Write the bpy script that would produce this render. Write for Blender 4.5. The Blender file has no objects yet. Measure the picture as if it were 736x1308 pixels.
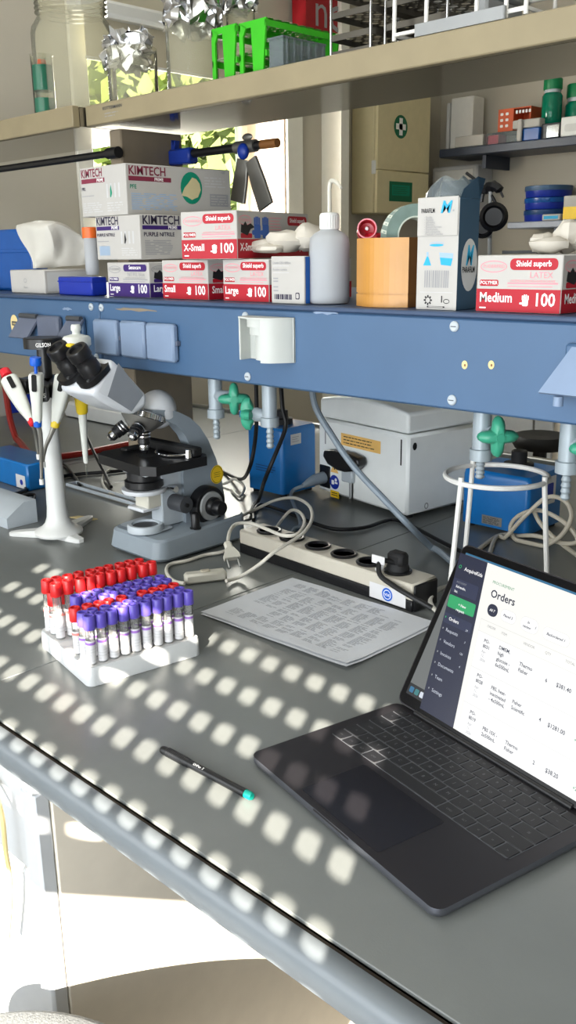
import bpy, math, random
from mathutils import Vector as V, Matrix, noise
from math import sin, cos, pi, radians, sqrt, atan2
random.seed(7)
scene = bpy.context.scene
COL = scene.collection
BENCH = 0.9          # bench height above the floor; everything below is written relative to the bench top

# ------------------------------------------------------------------ camera model
FOC, PITCH, ROLL, YAW, CAMH = 1162.56, 0.276977, -0.0136875, -0.774205, 0.541
CX, CY = 368.0, 654.0
FW = V((sin(YAW)*cos(PITCH), cos(YAW)*cos(PITCH), -sin(PITCH)))
_r = V((cos(YAW), -sin(YAW), 0)); _u = _r.cross(FW)
RT = _r*cos(ROLL) + _u*sin(ROLL)
UP = -_r*sin(ROLL) + _u*cos(ROLL)
CAM = V((0, 0, CAMH))
def ray(px, py): return FW + RT*((px-CX)/FOC) - UP*((py-CY)/FOC)
def Z(px, py, z=0.0):
    d = ray(px, py); return CAM + d*((z-CAM.z)/d.z)
def Y(px, py, y):
    d = ray(px, py); return CAM + d*((y-CAM.y)/d.y)
def X(px, py, x):
    d = ray(px, py); return CAM + d*((x-CAM.x)/d.x)
def PR(p):
    d = V(p)-CAM; w = d.dot(FW)
    return CX + FOC*d.dot(RT)/w, CY - FOC*d.dot(UP)/w
def on_plane(px, py, o, n):
    d = ray(px, py); return CAM + d*((V(o)-CAM).dot(n)/d.dot(n))

# ------------------------------------------------------------------ materials
def lin(c): return tuple(((x/255)/12.92 if x/255 <= .04045 else ((x/255+.055)/1.055)**2.4) for x in c)
MATS = {}
def mat(name, rgb, rough=.5, metal=0, var=.06, scale=30, bump=0, bscale=200, coat=0, spec=.5, emit=0, sss=0, alpha=1, trans=0, ior=1.45):
    m = bpy.data.materials.new(name); m.use_nodes = True
    nt = m.node_tree; N = nt.nodes; L = nt.links
    b = N['Principled BSDF']; c = (*lin(rgb), 1)
    b.inputs['Base Color'].default_value = c
    b.inputs['Roughness'].default_value = rough; b.inputs['Metallic'].default_value = metal
    b.inputs['Coat Weight'].default_value = coat; b.inputs['Specular IOR Level'].default_value = spec
    b.inputs['Alpha'].default_value = alpha; b.inputs['Transmission Weight'].default_value = trans; b.inputs['IOR'].default_value = ior
    if sss: b.inputs['Subsurface Weight'].default_value = sss; b.inputs['Subsurface Radius'].default_value = (.01, .01, .01)
    if emit:
        b.inputs['Emission Color'].default_value = c; b.inputs['Emission Strength'].default_value = emit
        b.inputs['Base Color'].default_value = (0.01, .01, .01, 1)
    if var or bump:
        tc = N.new('ShaderNodeTexCoord')
    if var and not emit:
        nz = N.new('ShaderNodeTexNoise'); nz.inputs['Scale'].default_value = scale; nz.inputs['Detail'].default_value = 4
        L.new(tc.outputs['Object'], nz.inputs['Vector'])
        rp = N.new('ShaderNodeValToRGB')
        rp.color_ramp.elements[0].position = .3; rp.color_ramp.elements[1].position = .7
        rp.color_ramp.elements[0].color = tuple(x*(1-var) for x in c[:3])+(1,)
        rp.color_ramp.elements[1].color = tuple(min(1, x*(1+var)) for x in c[:3])+(1,)
        L.new(nz.outputs['Fac'], rp.inputs['Fac']); L.new(rp.outputs['Color'], b.inputs['Base Color'])
    if bump:
        nb = N.new('ShaderNodeTexNoise'); nb.inputs['Scale'].default_value = bscale; nb.inputs['Detail'].default_value = 3
        L.new(tc.outputs['Object'], nb.inputs['Vector'])
        bp = N.new('ShaderNodeBump'); bp.inputs['Strength'].default_value = bump; bp.inputs['Distance'].default_value = .002
        L.new(nb.outputs['Fac'], bp.inputs['Height']); L.new(bp.outputs['Normal'], b.inputs['Normal'])
    MATS[name] = m; return m
def glassy(name, rgb, gloss=.12, rough=.03, diff=0.0, drgb=(230, 230, 225)):
    """thin clear glass or plastic: see-through, tinted, with a fresnel sheen and a little haze"""
    m = bpy.data.materials.new(name); m.use_nodes = True
    nt = m.node_tree; N = nt.nodes; L = nt.links; N.remove(N['Principled BSDF']); out = N['Material Output']
    tr = N.new('ShaderNodeBsdfTransparent'); tr.inputs['Color'].default_value = (*lin(rgb), 1)
    gl = N.new('ShaderNodeBsdfGlossy'); gl.inputs['Roughness'].default_value = rough
    lw = N.new('ShaderNodeLayerWeight'); lw.inputs['Blend'].default_value = gloss*2
    mx = N.new('ShaderNodeMixShader'); L.new(lw.outputs['Fresnel'], mx.inputs['Fac'])
    src = tr
    if diff:
        df = N.new('ShaderNodeBsdfDiffuse'); df.inputs['Color'].default_value = (*lin(drgb), 1)
        tl = N.new('ShaderNodeBsdfTranslucent'); tl.inputs['Color'].default_value = (*lin(drgb), 1)
        m0 = N.new('ShaderNodeMixShader'); m0.inputs['Fac'].default_value = .5
        m0.inputs['Fac'].default_value = .28; L.new(df.outputs[0], m0.inputs[1]); L.new(tl.outputs[0], m0.inputs[2])
        m1 = N.new('ShaderNodeMixShader'); m1.inputs['Fac'].default_value = diff
        L.new(tr.outputs[0], m1.inputs[1]); L.new(m0.outputs[0], m1.inputs[2]); src = m1
    L.new(src.outputs[0], mx.inputs[1]); L.new(gl.outputs[0], mx.inputs[2]); L.new(mx.outputs[0], out.inputs['Surface'])
    MATS[name] = m; return m

# ------------------------------------------------------------------ mesh builder
_txt = {}
def text_mesh(s, bold):
    k = (s, bold)
    if k not in _txt:
        cu = bpy.data.curves.new('t', 'FONT'); cu.body = s; cu.size = 1; cu.resolution_u = 2
        cu.offset = .018 if bold else 0.0
        o = bpy.data.objects.new('t', cu); COL.objects.link(o)
        dg = bpy.context.evaluated_depsgraph_get(); dg.update()
        me = bpy.data.meshes.new_from_object(o.evaluated_get(dg))
        vs = [v.co.copy() for v in me.vertices]; fs = [tuple(p.vertices) for p in me.polygons]
        bpy.data.objects.remove(o); bpy.data.curves.remove(cu); bpy.data.meshes.remove(me)
        w = max([v.x for v in vs], default=0); _txt[k] = (vs, fs, w)
    return _txt[k]

NOCAP = {'jar_glass', 'clear_glass', 'tube_clear', 'pe_clear', 'bag_clear', 'label_white', 'label_lilac', 'label_pink', 'faint_print'}
def Vector_same(prof): return prof[0] != prof[-1]
class MB:
    def __init__(s): s.v = []; s.f = []; s.fm = []; s.fs = []; s.mats = []
    def mi(s, m):
        m = MATS[m] if isinstance(m, str) else m
        if m not in s.mats: s.mats.append(m)
        return s.mats.index(m)
    def add(s, vs, fs, m, smooth=True, T=None):
        b = len(s.v); i = s.mi(m)
        s.v += [(T @ V(p)) if T else V(p) for p in vs]
        for f in fs: s.f.append(tuple(b+k for k in f)); s.fm.append(i); s.fs.append(smooth)
        return s
    def box(s, lo, hi, m, bev=0.0, T=None):
        lo = V(lo); hi = V(hi)
        for i in range(3):
            if lo[i] > hi[i]: lo[i], hi[i] = hi[i], lo[i]
        b = min(bev, *[(hi[i]-lo[i])*.49 for i in range(3)]) if bev else 0
        if not b:
            p = [(x, y, z) for z in (lo.z, hi.z) for y in (lo.y, hi.y) for x in (lo.x, hi.x)]
            return s.add(p, [(0, 2, 3, 1), (4, 5, 7, 6), (0, 1, 5, 4), (2, 6, 7, 3), (0, 4, 6, 2), (1, 3, 7, 5)], m, False, T)
        vs = []; idx = {}
        for sx in (0, 1):
            for sy in (0, 1):
                for sz in (0, 1):
                    c = [(lo, hi)[q][i] for i, q in enumerate((sx, sy, sz))]
                    sg = [(1, -1)[q] for q in (sx, sy, sz)]
                    for ax in range(3):
                        p = [c[i]+(0 if i == ax else sg[i]*b) for i in range(3)]
                        idx[(sx, sy, sz, ax)] = len(vs); vs.append(p)
        fs = []
        def q(*k): fs.append(tuple(idx[j] for j in k))
        for a in (0, 1):
            q((a,0,0,0),(a,0,1,0),(a,1,1,0),(a,1,0,0)); q((0,a,0,1),(1,a,0,1),(1,a,1,1),(0,a,1,1)); q((0,0,a,2),(0,1,a,2),(1,1,a,2),(1,0,a,2))
        for a in (0, 1):
            for c in (0, 1):
                q((a,c,0,0),(a,c,1,0),(a,c,1,1),(a,c,0,1)); q((a,0,c,0),(a,1,c,0),(a,1,c,2),(a,0,c,2)); q((0,a,c,1),(1,a,c,1),(1,a,c,2),(0,a,c,2))
                for e in (0, 1): q((a,c,e,0),(a,c,e,1),(a,c,e,2))
        ctr = (lo+hi)/2; out = []
        for f in fs:
            a, b2, c = (V(vs[f[k]]) for k in range(3)); n = (b2-a).cross(c-a)
            cen = sum((V(vs[k]) for k in f), V())/len(f)
            out.append(f if n.dot(cen-ctr) > 0 else f[::-1])
        return s.add(vs, out, m, True, T)
    def lathe(s, prof, m, n=24, T=None, smooth=True, arc=2*pi, a0=0):
        vs = []; fs = []; full = abs(arc-2*pi) < 1e-6; k = n if full else n+1
        for r, z in prof:
            for i in range(k):
                a = a0+arc*i/n; vs.append((r*cos(a), r*sin(a), z))
        for j in range(len(prof)-1):
            for i in range(n):
                i2 = (i+1) % k
                fs.append((j*k+i, j*k+i2, (j+1)*k+i2, (j+1)*k+i))
        s.add(vs, fs, m, smooth, T)
        if full and Vector_same(prof) and (m if isinstance(m, str) else '') not in NOCAP:
            for j, fl in ((0, True), (len(prof)-1, False)):
                if prof[j][0] > 1e-5:
                    ring = [vs[j*k+i] for i in range(k)]
                    s.add(ring, [tuple(range(k))[::-1] if fl else tuple(range(k))], m, True, T)
        return s
    def cyl(s, p0, p1, r0, m, r1=None, n=20, caps=True):
        p0 = V(p0); p1 = V(p1); r1 = r0 if r1 is None else r1
        return s.lathe([(r0, 0), (r1, (p1-p0).length)] if caps else [(r0, 0), (r1, (p1-p0).length)], m, n, frame(p0, p1-p0))
    def prism(s, poly, h, m, T=None, smooth=True):
        n = len(poly); vs = [(x, y, 0) for x, y in poly]+[(x, y, h) for x, y in poly]
        ar = sum(poly[i][0]*poly[(i+1) % n][1]-poly[(i+1) % n][0]*poly[i][1] for i in range(n))
        up = tuple(range(n, 2*n)); dn = tuple(range(n))[::-1]
        sd = [(i, (i+1) % n, n+(i+1) % n, n+i) for i in range(n)]
        if (ar < 0) != (h < 0): up = up[::-1]; dn = dn[::-1]; sd = [f[::-1] for f in sd]
        s.add(vs, [up, dn], m, True, T); b = len(s.v)-2*n; i = s.mi(m)
        for f in sd: s.f.append(tuple(b+k for k in f)); s.fm.append(i); s.fs.append(smooth)
        return s
    def tube(s, pts, r, m, n=8, closed=False, sub=0, caps=True):
        P = smooth_path(pts, sub, closed) if sub else [V(p) for p in pts]
        rr = r if isinstance(r, (list, tuple)) else None; K = len(P); vs = []; fs = []
        prev = None
        for i in range(K):
            a = P[(i-1) % K] if closed or i else P[0]; c = P[(i+1) % K] if closed or i < K-1 else P[-1]
            t = (c-a).normalized()
            if prev is None:
                u = t.orthogonal().normalized()
            else:
                u = prev-t*prev.dot(t)
                u = u.normalized() if u.length > 1e-6 else t.orthogonal().normalized()
            prev = u; w = t.cross(u)
            q = rr[min(len(rr)-1, int(i*len(rr)/K))] if rr else r
            for k in range(n):
                an = 2*pi*k/n; vs.append(P[i]+(u*cos(an)+w*sin(an))*q)
        for i in range(K if closed else K-1):
            j = (i+1) % K
            for k in range(n): fs.append((i*n+k, i*n+(k+1) % n, j*n+(k+1) % n, j*n+k))
        if not closed and caps: fs.append(tuple(range(n))[::-1]); fs.append(tuple((K-1)*n+k for k in range(n)))
        return s.add(vs, fs, m, True)
    def ball(s, c, r, m, n=16, T=None, rows=10):
        r = (r, r, r) if not isinstance(r, (tuple, list)) else r
        prof = [(sin(pi*i/rows), -cos(pi*i/rows)) for i in range(rows+1)]; prof[0] = (1e-4, -1); prof[-1] = (1e-4, 1)
        Q = Matrix.Translation(V(c)) @ Matrix.Diagonal((*r, 1))
        return s.lathe(prof, m, n, (T @ Q) if T else Q)
    def quad(s, a, b, c, d, m): return s.add([a, b, c, d], [(0, 1, 2, 3)], m, False)
    def poly(s, pts, m): return s.add(pts, [tuple(range(len(pts)))], m, False)
    def panel(s, F, x0, y0, x1, y1, m, r=0.0, lift=.0003):
        """flat printed patch on a face frame F=(origin,u,v,n), coordinates in metres on that face"""
        o, u, v, nn = F; pts = rrect(x0, y0, x1, y1, r) if r else [(x0, y0), (x1, y0), (x1, y1), (x0, y1)]
        return s.poly([o+u*a+v*b+nn*lift for a, b in pts], m)
    def ell(s, F, x, y, rx, ry, m, lift=.0003, n=24, ring=0):
        o, u, v, nn = F
        pts = [(x+rx*cos(2*pi*i/n), y+ry*sin(2*pi*i/n)) for i in range(n)]
        P = [o+u*a+v*b+nn*lift for a, b in pts]
        if not ring: return s.poly(P, m)
        Q = [o+u*(x+(rx-ring)*cos(2*pi*i/n))+v*(y+(ry-ring)*sin(2*pi*i/n))+nn*lift for i in range(n)]
        return s.add(P+Q, [(i, (i+1) % n, n+(i+1) % n, n+i) for i in range(n)], m, False)
    def text(s, t, F, x, y, size, m, bold=False, align='l', lift=.0005, sx=1.0, shear=0.0):
        o, u, v, nn = F; vs, fs, w = text_mesh(t, bold)
        k = {'l': 0, 'c': -w*.5, 'r': -w}[align]
        return s.add([o+u*(x+(p.x+k+p.y*shear)*size*sx)+v*(y+p.y*size)+nn*lift for p in vs], fs, m, False)
    def lines(s, F, x0, y0, x1, y1, n, m, fill=.45, rag=.3, lift=.0004, gap=0):
        """n rows of small print as broken thin bars"""
        h = (y1-y0)/n
        for i in range(n):
            y = y0+h*i; xe = x1-(x1-x0)*rag*random.random(); x = x0
            if not gap: s.panel(F, x, y+h*(1-fill)/2, xe, y+h*(1+fill)/2, m, lift=lift); continue
            while x < xe:
                w = gap*(.5+2*random.random()); s.panel(F, x, y+h*(1-fill)/2, min(x+w, xe), y+h*(1+fill)/2, m, lift=lift); x += w+gap*.35
        return s
    def build(s, name, parent=None, world=True, loc=None, kind=None, **kw):
        me = bpy.data.meshes.new(name); inv = None
        if parent is not None and world:
            r = parent; Mx = r.matrix_basis.copy()
            while r.parent: r = r.parent; Mx = r.matrix_basis @ Mx
            inv = Mx.inverted()
        elif loc is not None: inv = Matrix.Translation(-V(loc))
        me.from_pydata([(inv @ p) if inv else p for p in s.v], [], s.f)
        for m in s.mats: me.materials.append(m)
        me.polygons.foreach_set('material_index', s.fm); me.polygons.foreach_set('use_smooth', s.fs)
        me.set_sharp_from_angle(angle=radians(38)); me.update()
        o = bpy.data.objects.new(name, me); COL.objects.link(o)
        if parent is not None: o.parent = parent
        elif loc is not None: o.location = loc
        if kind: o['kind'] = kind
        for k, q in kw.items(): o[k] = q
        return o
def frame(p, z, xh=None):
    z = V(z).normalized(); x = (V(xh)-z*V(xh).dot(z)).normalized() if xh else z.orthogonal().normalized(); y = z.cross(x)
    return Matrix(((x.x, y.x, z.x, p[0]), (x.y, y.y, z.y, p[1]), (x.z, y.z, z.z, p[2]), (0, 0, 0, 1)))
def face(o, u, v):
    u = V(u).normalized(); v = V(v).normalized(); return (V(o), u, v, u.cross(v))
def rrect(x0, y0, x1, y1, r, n=4):
    out = []
    for cx, cy, a in ((x1-r, y0+r, -pi/2), (x1-r, y1-r, 0), (x0+r, y1-r, pi/2), (x0+r, y0+r, pi)):
        for i in range(n+1): out.append((cx+r*cos(a+pi/2*i/n), cy+r*sin(a+pi/2*i/n)))
    return out
def smooth_path(pts, sub, closed=False):
    P = [V(p) for p in pts]; K = len(P); out = []
    for i in range(K if closed else K-1):
        g = lambda j: P[j % K] if closed else P[max(0, min(K-1, j))]
        a, b, c, d = g(i-1), g(i), g(i+1), g(i+2)
        for k in range(sub):
            t = k/sub; out.append(.5*((2*b)+(c-a)*t+(2*a-5*b+4*c-d)*t*t+(3*b-a-3*c+d)*t**3))
    if not closed: out.append(P[-1])
    return out
def thing(name, label, cat, loc, rotz=0, group=None):
    o = bpy.data.objects.new(name, None); COL.objects.link(o); o.empty_display_size = .02
    o.location = loc; o.rotation_euler = (0, 0, rotz); o['label'] = label; o['category'] = cat
    o.matrix_basis = Matrix.Translation(V(loc)) @ Matrix.Rotation(rotz, 4, 'Z')
    if group: o['group'] = group
    return o
def tag(o, label, cat, group=None):
    o['label'] = label; o['category'] = cat
    if group: o['group'] = group
    return o
KIDS = {}
def copy_tree(o, parent=None):
    c = o.copy(); COL.objects.link(c); c.parent = parent
    for ch in list(o.children): copy_tree(ch, c)
    return c
def solve(fn, target, lo, hi):
    s = 1 if fn(hi) > fn(lo) else -1
    for _ in range(50):
        m = (lo+hi)/2
        if (fn(m)-target)*s > 0: hi = m
        else: lo = m
    return (lo+hi)/2
class Fit:
    """a box seen in the photograph: near vertical edge at pxC on depth y (or standing at a bench point), front face to pxL, right face to pxR"""
    def __init__(s, C, z0, z1, pxL, pxR=None, yaw=0.0, depth=None, width=None):
        s.x = V((cos(yaw), sin(yaw), 0)); s.y = V((-sin(yaw), cos(yaw), 0)); zm = (z0+z1)/2
        C = V((C.x, C.y, z0)); c = V((C.x, C.y, zm))
        s.W = width or solve(lambda t: PR(c-s.x*t)[0], pxL, 0, 2)
        s.D = depth or solve(lambda t: PR(c+s.y*t)[0], pxR, 0, 2)
        s.H = z1-z0; s.z0 = z0; s.yaw = yaw; s.C = C
        s.loc = C-s.x*s.W/2+s.y*s.D/2
    # local frame: origin at base centre
    def lo(s): return V((-s.W/2, -s.D/2, 0))
    def hi(s): return V((s.W/2, s.D/2, s.H))
    def front(s): return face((-s.W/2, -s.D/2, 0), (1, 0, 0), (0, 0, 1))
    def side(s): return face((s.W/2, -s.D/2, 0), (0, 1, 0), (0, 0, 1))
    def top(s): return face((-s.W/2, -s.D/2, s.H), (1, 0, 0), (0, 1, 0))
# ------------------------------------------------------------------ palette
mat('bench_grey', (108, 111, 109), .30, var=.05, scale=12, bump=.05, bscale=600)
mat('bench_rim', (106, 112, 116), .4, var=.04)
mat('groove', (52, 44, 36), .7)
mat('steel', (170, 172, 172), .28, 1, var=.03)
mat('dull_steel', (150, 148, 142), .45, .8, var=.06)
mat('chrome', (215, 216, 218), .12, 1, var=0)
mat('cabinet_cream', (222, 214, 199), .5, var=.03)
mat('cabinet_pale', (186, 189, 192), .45, var=.03)
mat('channel_blue', (64, 93, 126), .42, var=.05, scale=8)
mat('channel_top', (52, 70, 98), .5, var=.05)
mat('plate_blue', (124, 142, 168), .45, var=.03)
mat('plate_grey', (90, 97, 114), .5, var=.05)
mat('wall_paint', (182, 176, 162), .8, var=.03, scale=3)
mat('white_paint', (232, 229, 218), .6, var=.02)
mat('floor_lino', (150, 146, 138), .5, var=.08)
mat('post_beige', (128, 116, 98), .45, var=.05)
mat('shelf_beige', (144, 132, 104), .5, var=.06, scale=14)
mat('shelf_metal', (160, 156, 148), .09, .95, var=.04)
mat('white_plastic', (212, 213, 210), .35, var=.02)
mat('centrifuge_white', (232, 235, 233), .4, var=.02)
mat('socket_white', (188, 191, 186), .45, var=.02)
mat('white_matt', (222, 220, 214), .65, var=.03)
mat('offwhite_plastic', (200, 197, 184), .4, var=.03)
mat('grey_plastic', (150, 152, 152), .4, var=.04)
mat('pale_grey', (176, 184, 190), .35, var=.03)
mat('dark_grey', (62, 64, 68), .4, var=.05)
mat('black_plastic', (20, 20, 22), .35, var=.1)
mat('black_matt', (16, 16, 17), .6, var=.1)
mat('black_rubber', (24, 24, 25), .7, var=.1)
mat('scope_grey', (136, 146, 154), .33, var=.04)
mat('scope_white', (205, 208, 212), .3, var=.02)
mat('scope_face', (128, 132, 138), .4, var=.04)
mat('card_white', (180, 177, 172), .7, var=.02)
mat('card_grey', (196, 196, 194), .7, var=.03)
mat('red_print', (168, 13, 34), .55, var=.03)
mat('purple_print', (52, 26, 100), .55, var=.03)
mat('maroon_print', (122, 40, 62), .6, var=.03)
mat('pink_print', (226, 140, 150), .6)
mat('grey_print', (150, 150, 152), .7)
mat('faint_print', (190, 190, 190), .7)
mat('blue_print', (150, 176, 204), .7)
mat('navy_print', (40, 34, 60), .6)
mat('teal_print', (0, 134, 104), .6)
mat('black_print', (24, 22, 26), .6)
mat('white_print', (240, 238, 236), .6)
mat('cyan_print', (36, 160, 205), .6)
mat('cream_glove', (206, 194, 150), .7)
mat('glove_blue', (60, 96, 170), .6)
mat('latex', (196, 190, 178), .65, var=.04)
mat('tissue', (200, 197, 188), .8, var=.02)
mat('bin_blue', (14, 78, 152), .25, var=.05)
mat('deep_blue', (18, 44, 150), .35, var=.05)
mat('machine_blue', (14, 104, 172), .32, var=.06, coat=.2)
mat('machine_blue_dark', (20, 62, 110), .4, var=.06)
mat('orange_cap', (226, 104, 38), .4)
mat('tub_orange', (188, 134, 62), .35, var=.05, scale=25)
mat('tub_brown', (120, 76, 34), .5, var=.06)
mat('parafilm_blue', (48, 76, 98), .45, var=.04)
mat('tape_green', (120, 140, 132), .5, var=.12, scale=40)
mat('tape_pale', (196, 204, 190), .5)
mat('red_plastic', (170, 16, 34), .35)
mat('tap_green', (58, 150, 120), .35, var=.08)
mat('tap_pipe', (150, 160, 166), .38, .15, var=.04)
mat('cap_red', (196, 28, 30), .4, var=.05)
mat('cap_purple', (86, 72, 166), .4, var=.05)
mat('foam_white', (186, 188, 188), .75, var=.02, bump=.15, bscale=300)
mat('label_white', (206, 205, 206), .7, var=.03)
mat('label_lilac', (150, 104, 190), .6)
mat('label_pink', (232, 130, 124), .6)
mat('paper', (205, 208, 212), .8, var=.015, scale=10)
mat('paper_ink', (158, 161, 167), .8)
mat('laptop_grey', (43, 41, 44), .38, .5, var=.03)
mat('laptop_edge', (112, 114, 122), .3, .8, var=.03)
mat('key_black', (20, 20, 23), .5, var=.05)
mat('key_well', (84, 86, 90), .5, var=.04)  # paler than the keys: backlight glow in the gaps put into the colour
mat('key_ink', (150, 152, 154), .5, emit=.35)
mat('trackpad', (40, 38, 41), .25, .4, var=.03)
mat('bezel', (6, 6, 8), .2, var=0, spec=.25)
mat('pen_black', (18, 19, 21), .35, var=.08)
mat('pen_teal', (0, 160, 140), .4)
mat('cord_white', (206, 202, 190), .45, var=.03)
mat('cord_beige', (190, 182, 164), .5, var=.04)
mat('cord_grey', (128, 140, 150), .4, var=.04)
mat('cord_black', (18, 18, 19), .5)
mat('tube_red', (140, 32, 24), .45, var=.08)
mat('strip_beige', (190, 184, 170), .45, var=.03)
mat('yellow_plastic', (222, 192, 40), .4)
mat('yellow_label', (236, 196, 30), .5)
mat('amber_label', (236, 190, 110), .55)
mat('pipette_white', (210, 212, 204), .4, var=.03)
mat('pipette_red', (210, 28, 44), .4)
mat('pipette_blue', (10, 86, 190), .4)
mat('green_plastic', (56, 178, 30), .35, var=.05)
mat('green_glass', (0, 112, 86), .12, var=.1)
mat('green_cap', (0, 120, 72), .4)
mat('orange_rack', (200, 86, 44), .5)
mat('navy_shelf', (46, 54, 70), .4, var=.06)
mat('grey_shelf', (140, 146, 160), .4, var=.05)
mat('cabinet_white', (210, 198, 158), .5, var=.03)
mat('sign_green', (0, 100, 66), .5)
mat('sign_red', (150, 14, 26), .5)
mat('stool_fabric', (140, 142, 142), .85, var=.25, scale=300, bump=.3, bscale=500)
mat('foil', (215, 216, 218), .2, 1, var=0)
mat('holes_dark', (12, 12, 12), .8)
mat('wire_white', (228, 226, 220), .4, var=.02)
mat('perf_metal', (96, 92, 84), .35, .8, var=.08)
mat('clip_blue', (18, 50, 140), .4)
mat('clamp_grey', (120, 118, 112), .4, .7)
mat('sticker_cream', (216, 196, 140), .6)
mat('shutter', (190, 188, 182), .6)
mat('leaf', (132, 144, 78), .6, var=.35, scale=1.5)
mat('leaf_pale', (172, 178, 128), .6, var=.3, scale=1.5)
mat('bark', (80, 64, 48), .9, var=.2)
mat('lawn', (120, 150, 60), .9, var=.2, scale=2)
mat('reveal', (222, 196, 178), .7, var=.03)
mat('blind', (190, 182, 160), .8, var=.03)
mat('liquid_haze', (150, 165, 180), .4)
glassy('clear_glass', (240, 242, 236), .07, .04, diff=.05)
glassy('jar_glass', (246, 245, 236), .055, .06, diff=.30, drgb=(214, 211, 190))
glassy('tube_clear', (236, 236, 238), .1, .06, diff=.18)
glassy('pe_clear', (242, 244, 246), .05, .3, diff=.75, drgb=(208, 211, 214))
glassy('pe_liquid', (228, 236, 244), .05, .3, diff=.5, drgb=(216, 226, 238))
glassy('bag_clear', (215, 222, 222), .12, .12, diff=.25, drgb=(190, 200, 204))
glassy('window_glass', (245, 247, 245), .05, .02)
for nm, c, e in (('scr_white', (255, 255, 255), 1.0), ('scr_cream', (251, 250, 244), 1.0), ('scr_navy', (16, 25, 58), 1.0), ('scr_navy_light', (34, 43, 76), 1.0),
                 ('scr_green', (36, 168, 104), 1.0), ('scr_text', (32, 40, 66), 1.0), ('scr_grey', (150, 152, 158), 1.0), ('scr_line', (226, 226, 222), 1.0), ('scr_pale', (214, 220, 232), 1.0),
                 ('scr_wall', (120, 124, 124), .8), ('scr_dark', (16, 20, 28), 1.0), ('scr_blue', (40, 110, 150), 1.0), ('scr_teal', (52, 128, 132), .9), ('scr_greentext', (40, 150, 96), 1.0)):
    mat(nm, c, .25, var=0, emit=e*.80)
# ------------------------------------------------------------------ the room
XL, XR, YF, YB, ZF, ZC = -3.0, 2.6, -0.8, 4.25, -BENCH, 2.0
WY0, WY1, WZ0, WZ1 = 2.06, 3.08, .62, 1.42          # window in the left wall
SX0, SX1, SZ0, SZ1 = -.60, .40, -.06, 1.34           # window with the roller shutter, behind the camera
def struct(name, mb): return mb.build(name, kind='structure')
def wall_with_hole(mb, axis, at, th, a0, a1, z0, z1, h, m):
    """wall slab at axis=at..at+th spanning a0..a1, z0..z1, with one opening h=(b0,b1,c0,c1)"""
    def bx(p0, p1, q0, q1):
        if axis == 'x': mb.box((at, p0, q0), (at+th, p1, q1), m)
        else: mb.box((p0, at, q0), (p1, at+th, q1), m)
    b0, b1, c0, c1 = h
    bx(a0, b0, z0, z1); bx(b1, a1, z0, z1); bx(b0, b1, z0, c0); bx(b0, b1, c1, z1)
mb = MB(); mb.box((XL-.3, YF-.3, ZF-.1), (XR, YB+.2, ZF), 'floor_lino'); struct('floor', mb)
mb = MB(); mb.box((XL-.3, YF-.3, ZC), (XR, YB+.2, ZC+.15), 'white_paint'); struct('ceiling', mb)
mb = MB(); wall_with_hole(mb, 'x', XL-.3, .3, YF-.3, YB+.2, ZF, ZC, (WY0, WY1, WZ0, WZ1), 'wall_paint'); struct('wall_left', mb)
mb = MB(); mb.box((XL, YB, ZF), (XR, YB+.2, ZC), 'wall_paint'); struct('wall_back', mb)
mb = MB(); mb.box((XR, YF-.3, ZF), (XR+.2, YB+.2, ZC), 'wall_paint'); struct('wall_right', mb)
mb = MB(); wall_with_hole(mb, 'y', YF-.1, .1, XL, XR, ZF, ZC, (SX0, SX1, SZ0, SZ1), 'wall_paint'); struct('wall_front', mb)
# pier between the window and the wall cabinet
YPI = 3.32; p0 = Y(436, 180, YPI); p1 = X(446, 180, p0.x); print('pillar', p0, p1)
mb = MB(); mb.box((XL, YPI, ZF), (p0.x, p1.y, ZC), 'white_paint'); struct('wall_pillar', mb)
# window: deep reveal, white frame, pane, roller blind cassette
wr = bpy.data.objects.new('window_1', None); COL.objects.link(wr); wr['kind'] = 'structure'; wr.location = (XL, (WY0+WY1)/2, WZ0); wr.matrix_basis = Matrix.Translation(wr.location)
mb = MB()
for y in (WY0, WY1-.008): mb.box((XL-.24, y, WZ0), (XL+.002, y+.008, WZ1), 'reveal')
mb.box((XL-.24, WY0, WZ0), (XL+.002, WY1, WZ0+.008), 'white_paint'); mb.box((XL-.24, WY0, WZ1-.008), (XL+.002, WY1, WZ1), 'white_paint'); mb.build('reveal', wr, kind='structure')
mb = MB(); f = .045
for y0, y1, z0, z1 in ((WY0, WY0+f, WZ0, WZ1), (WY1-f, WY1, WZ0, WZ1), (WY0, WY1, WZ0, WZ0+f), (WY0, WY1, WZ1-f, WZ1)):
    mb.box((XL-.28, y0, z0), (XL-.23, y1, z1), 'white_paint', .006)
mb.build('window_frame', wr, kind='structure')
mb = MB(); mb.box((XL-.26, WY0+f, WZ0+f), (XL-.255, WY1-f, WZ1-f), 'window_glass'); mb.build('pane', wr, kind='structure')
mb = MB()
mb.box((XL+.001, WY0-.07, WZ0-.07), (XL+.018, WY0, WZ1+.07), 'white_paint', .004); mb.box((XL+.001, WY1, WZ0-.07), (XL+.018, WY1+.10, WZ1+.07), 'white_paint', .004)
mb.box((XL+.001, WY0-.07, WZ0-.06), (XL+.09, WY1+.10, WZ0), 'white_paint', .006); mb.build('casing', wr, kind='structure')
t = thing('roller_blind', 'cream roller blind half let down in the window, white cassette on top', 'blind', (XL+.05, (WY0+WY1)/2, 1.2))
mb = MB(); mb.box((XL+.02, WY0-.08, 1.345), (XL+.10, WY1+.06, 1.40), 'white_plastic', .012); mb.build('cassette', t)
mb = MB(); mb.box((XL+.055, WY0-.03, 1.215), (XL+.057, WY1+.02, 1.35), 'blind'); mb.cyl((XL+.056, WY0-.03, 1.212), (XL+.056, WY1+.02, 1.212), .006, 'white_plastic'); mb.build('blind_cloth', t)
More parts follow.
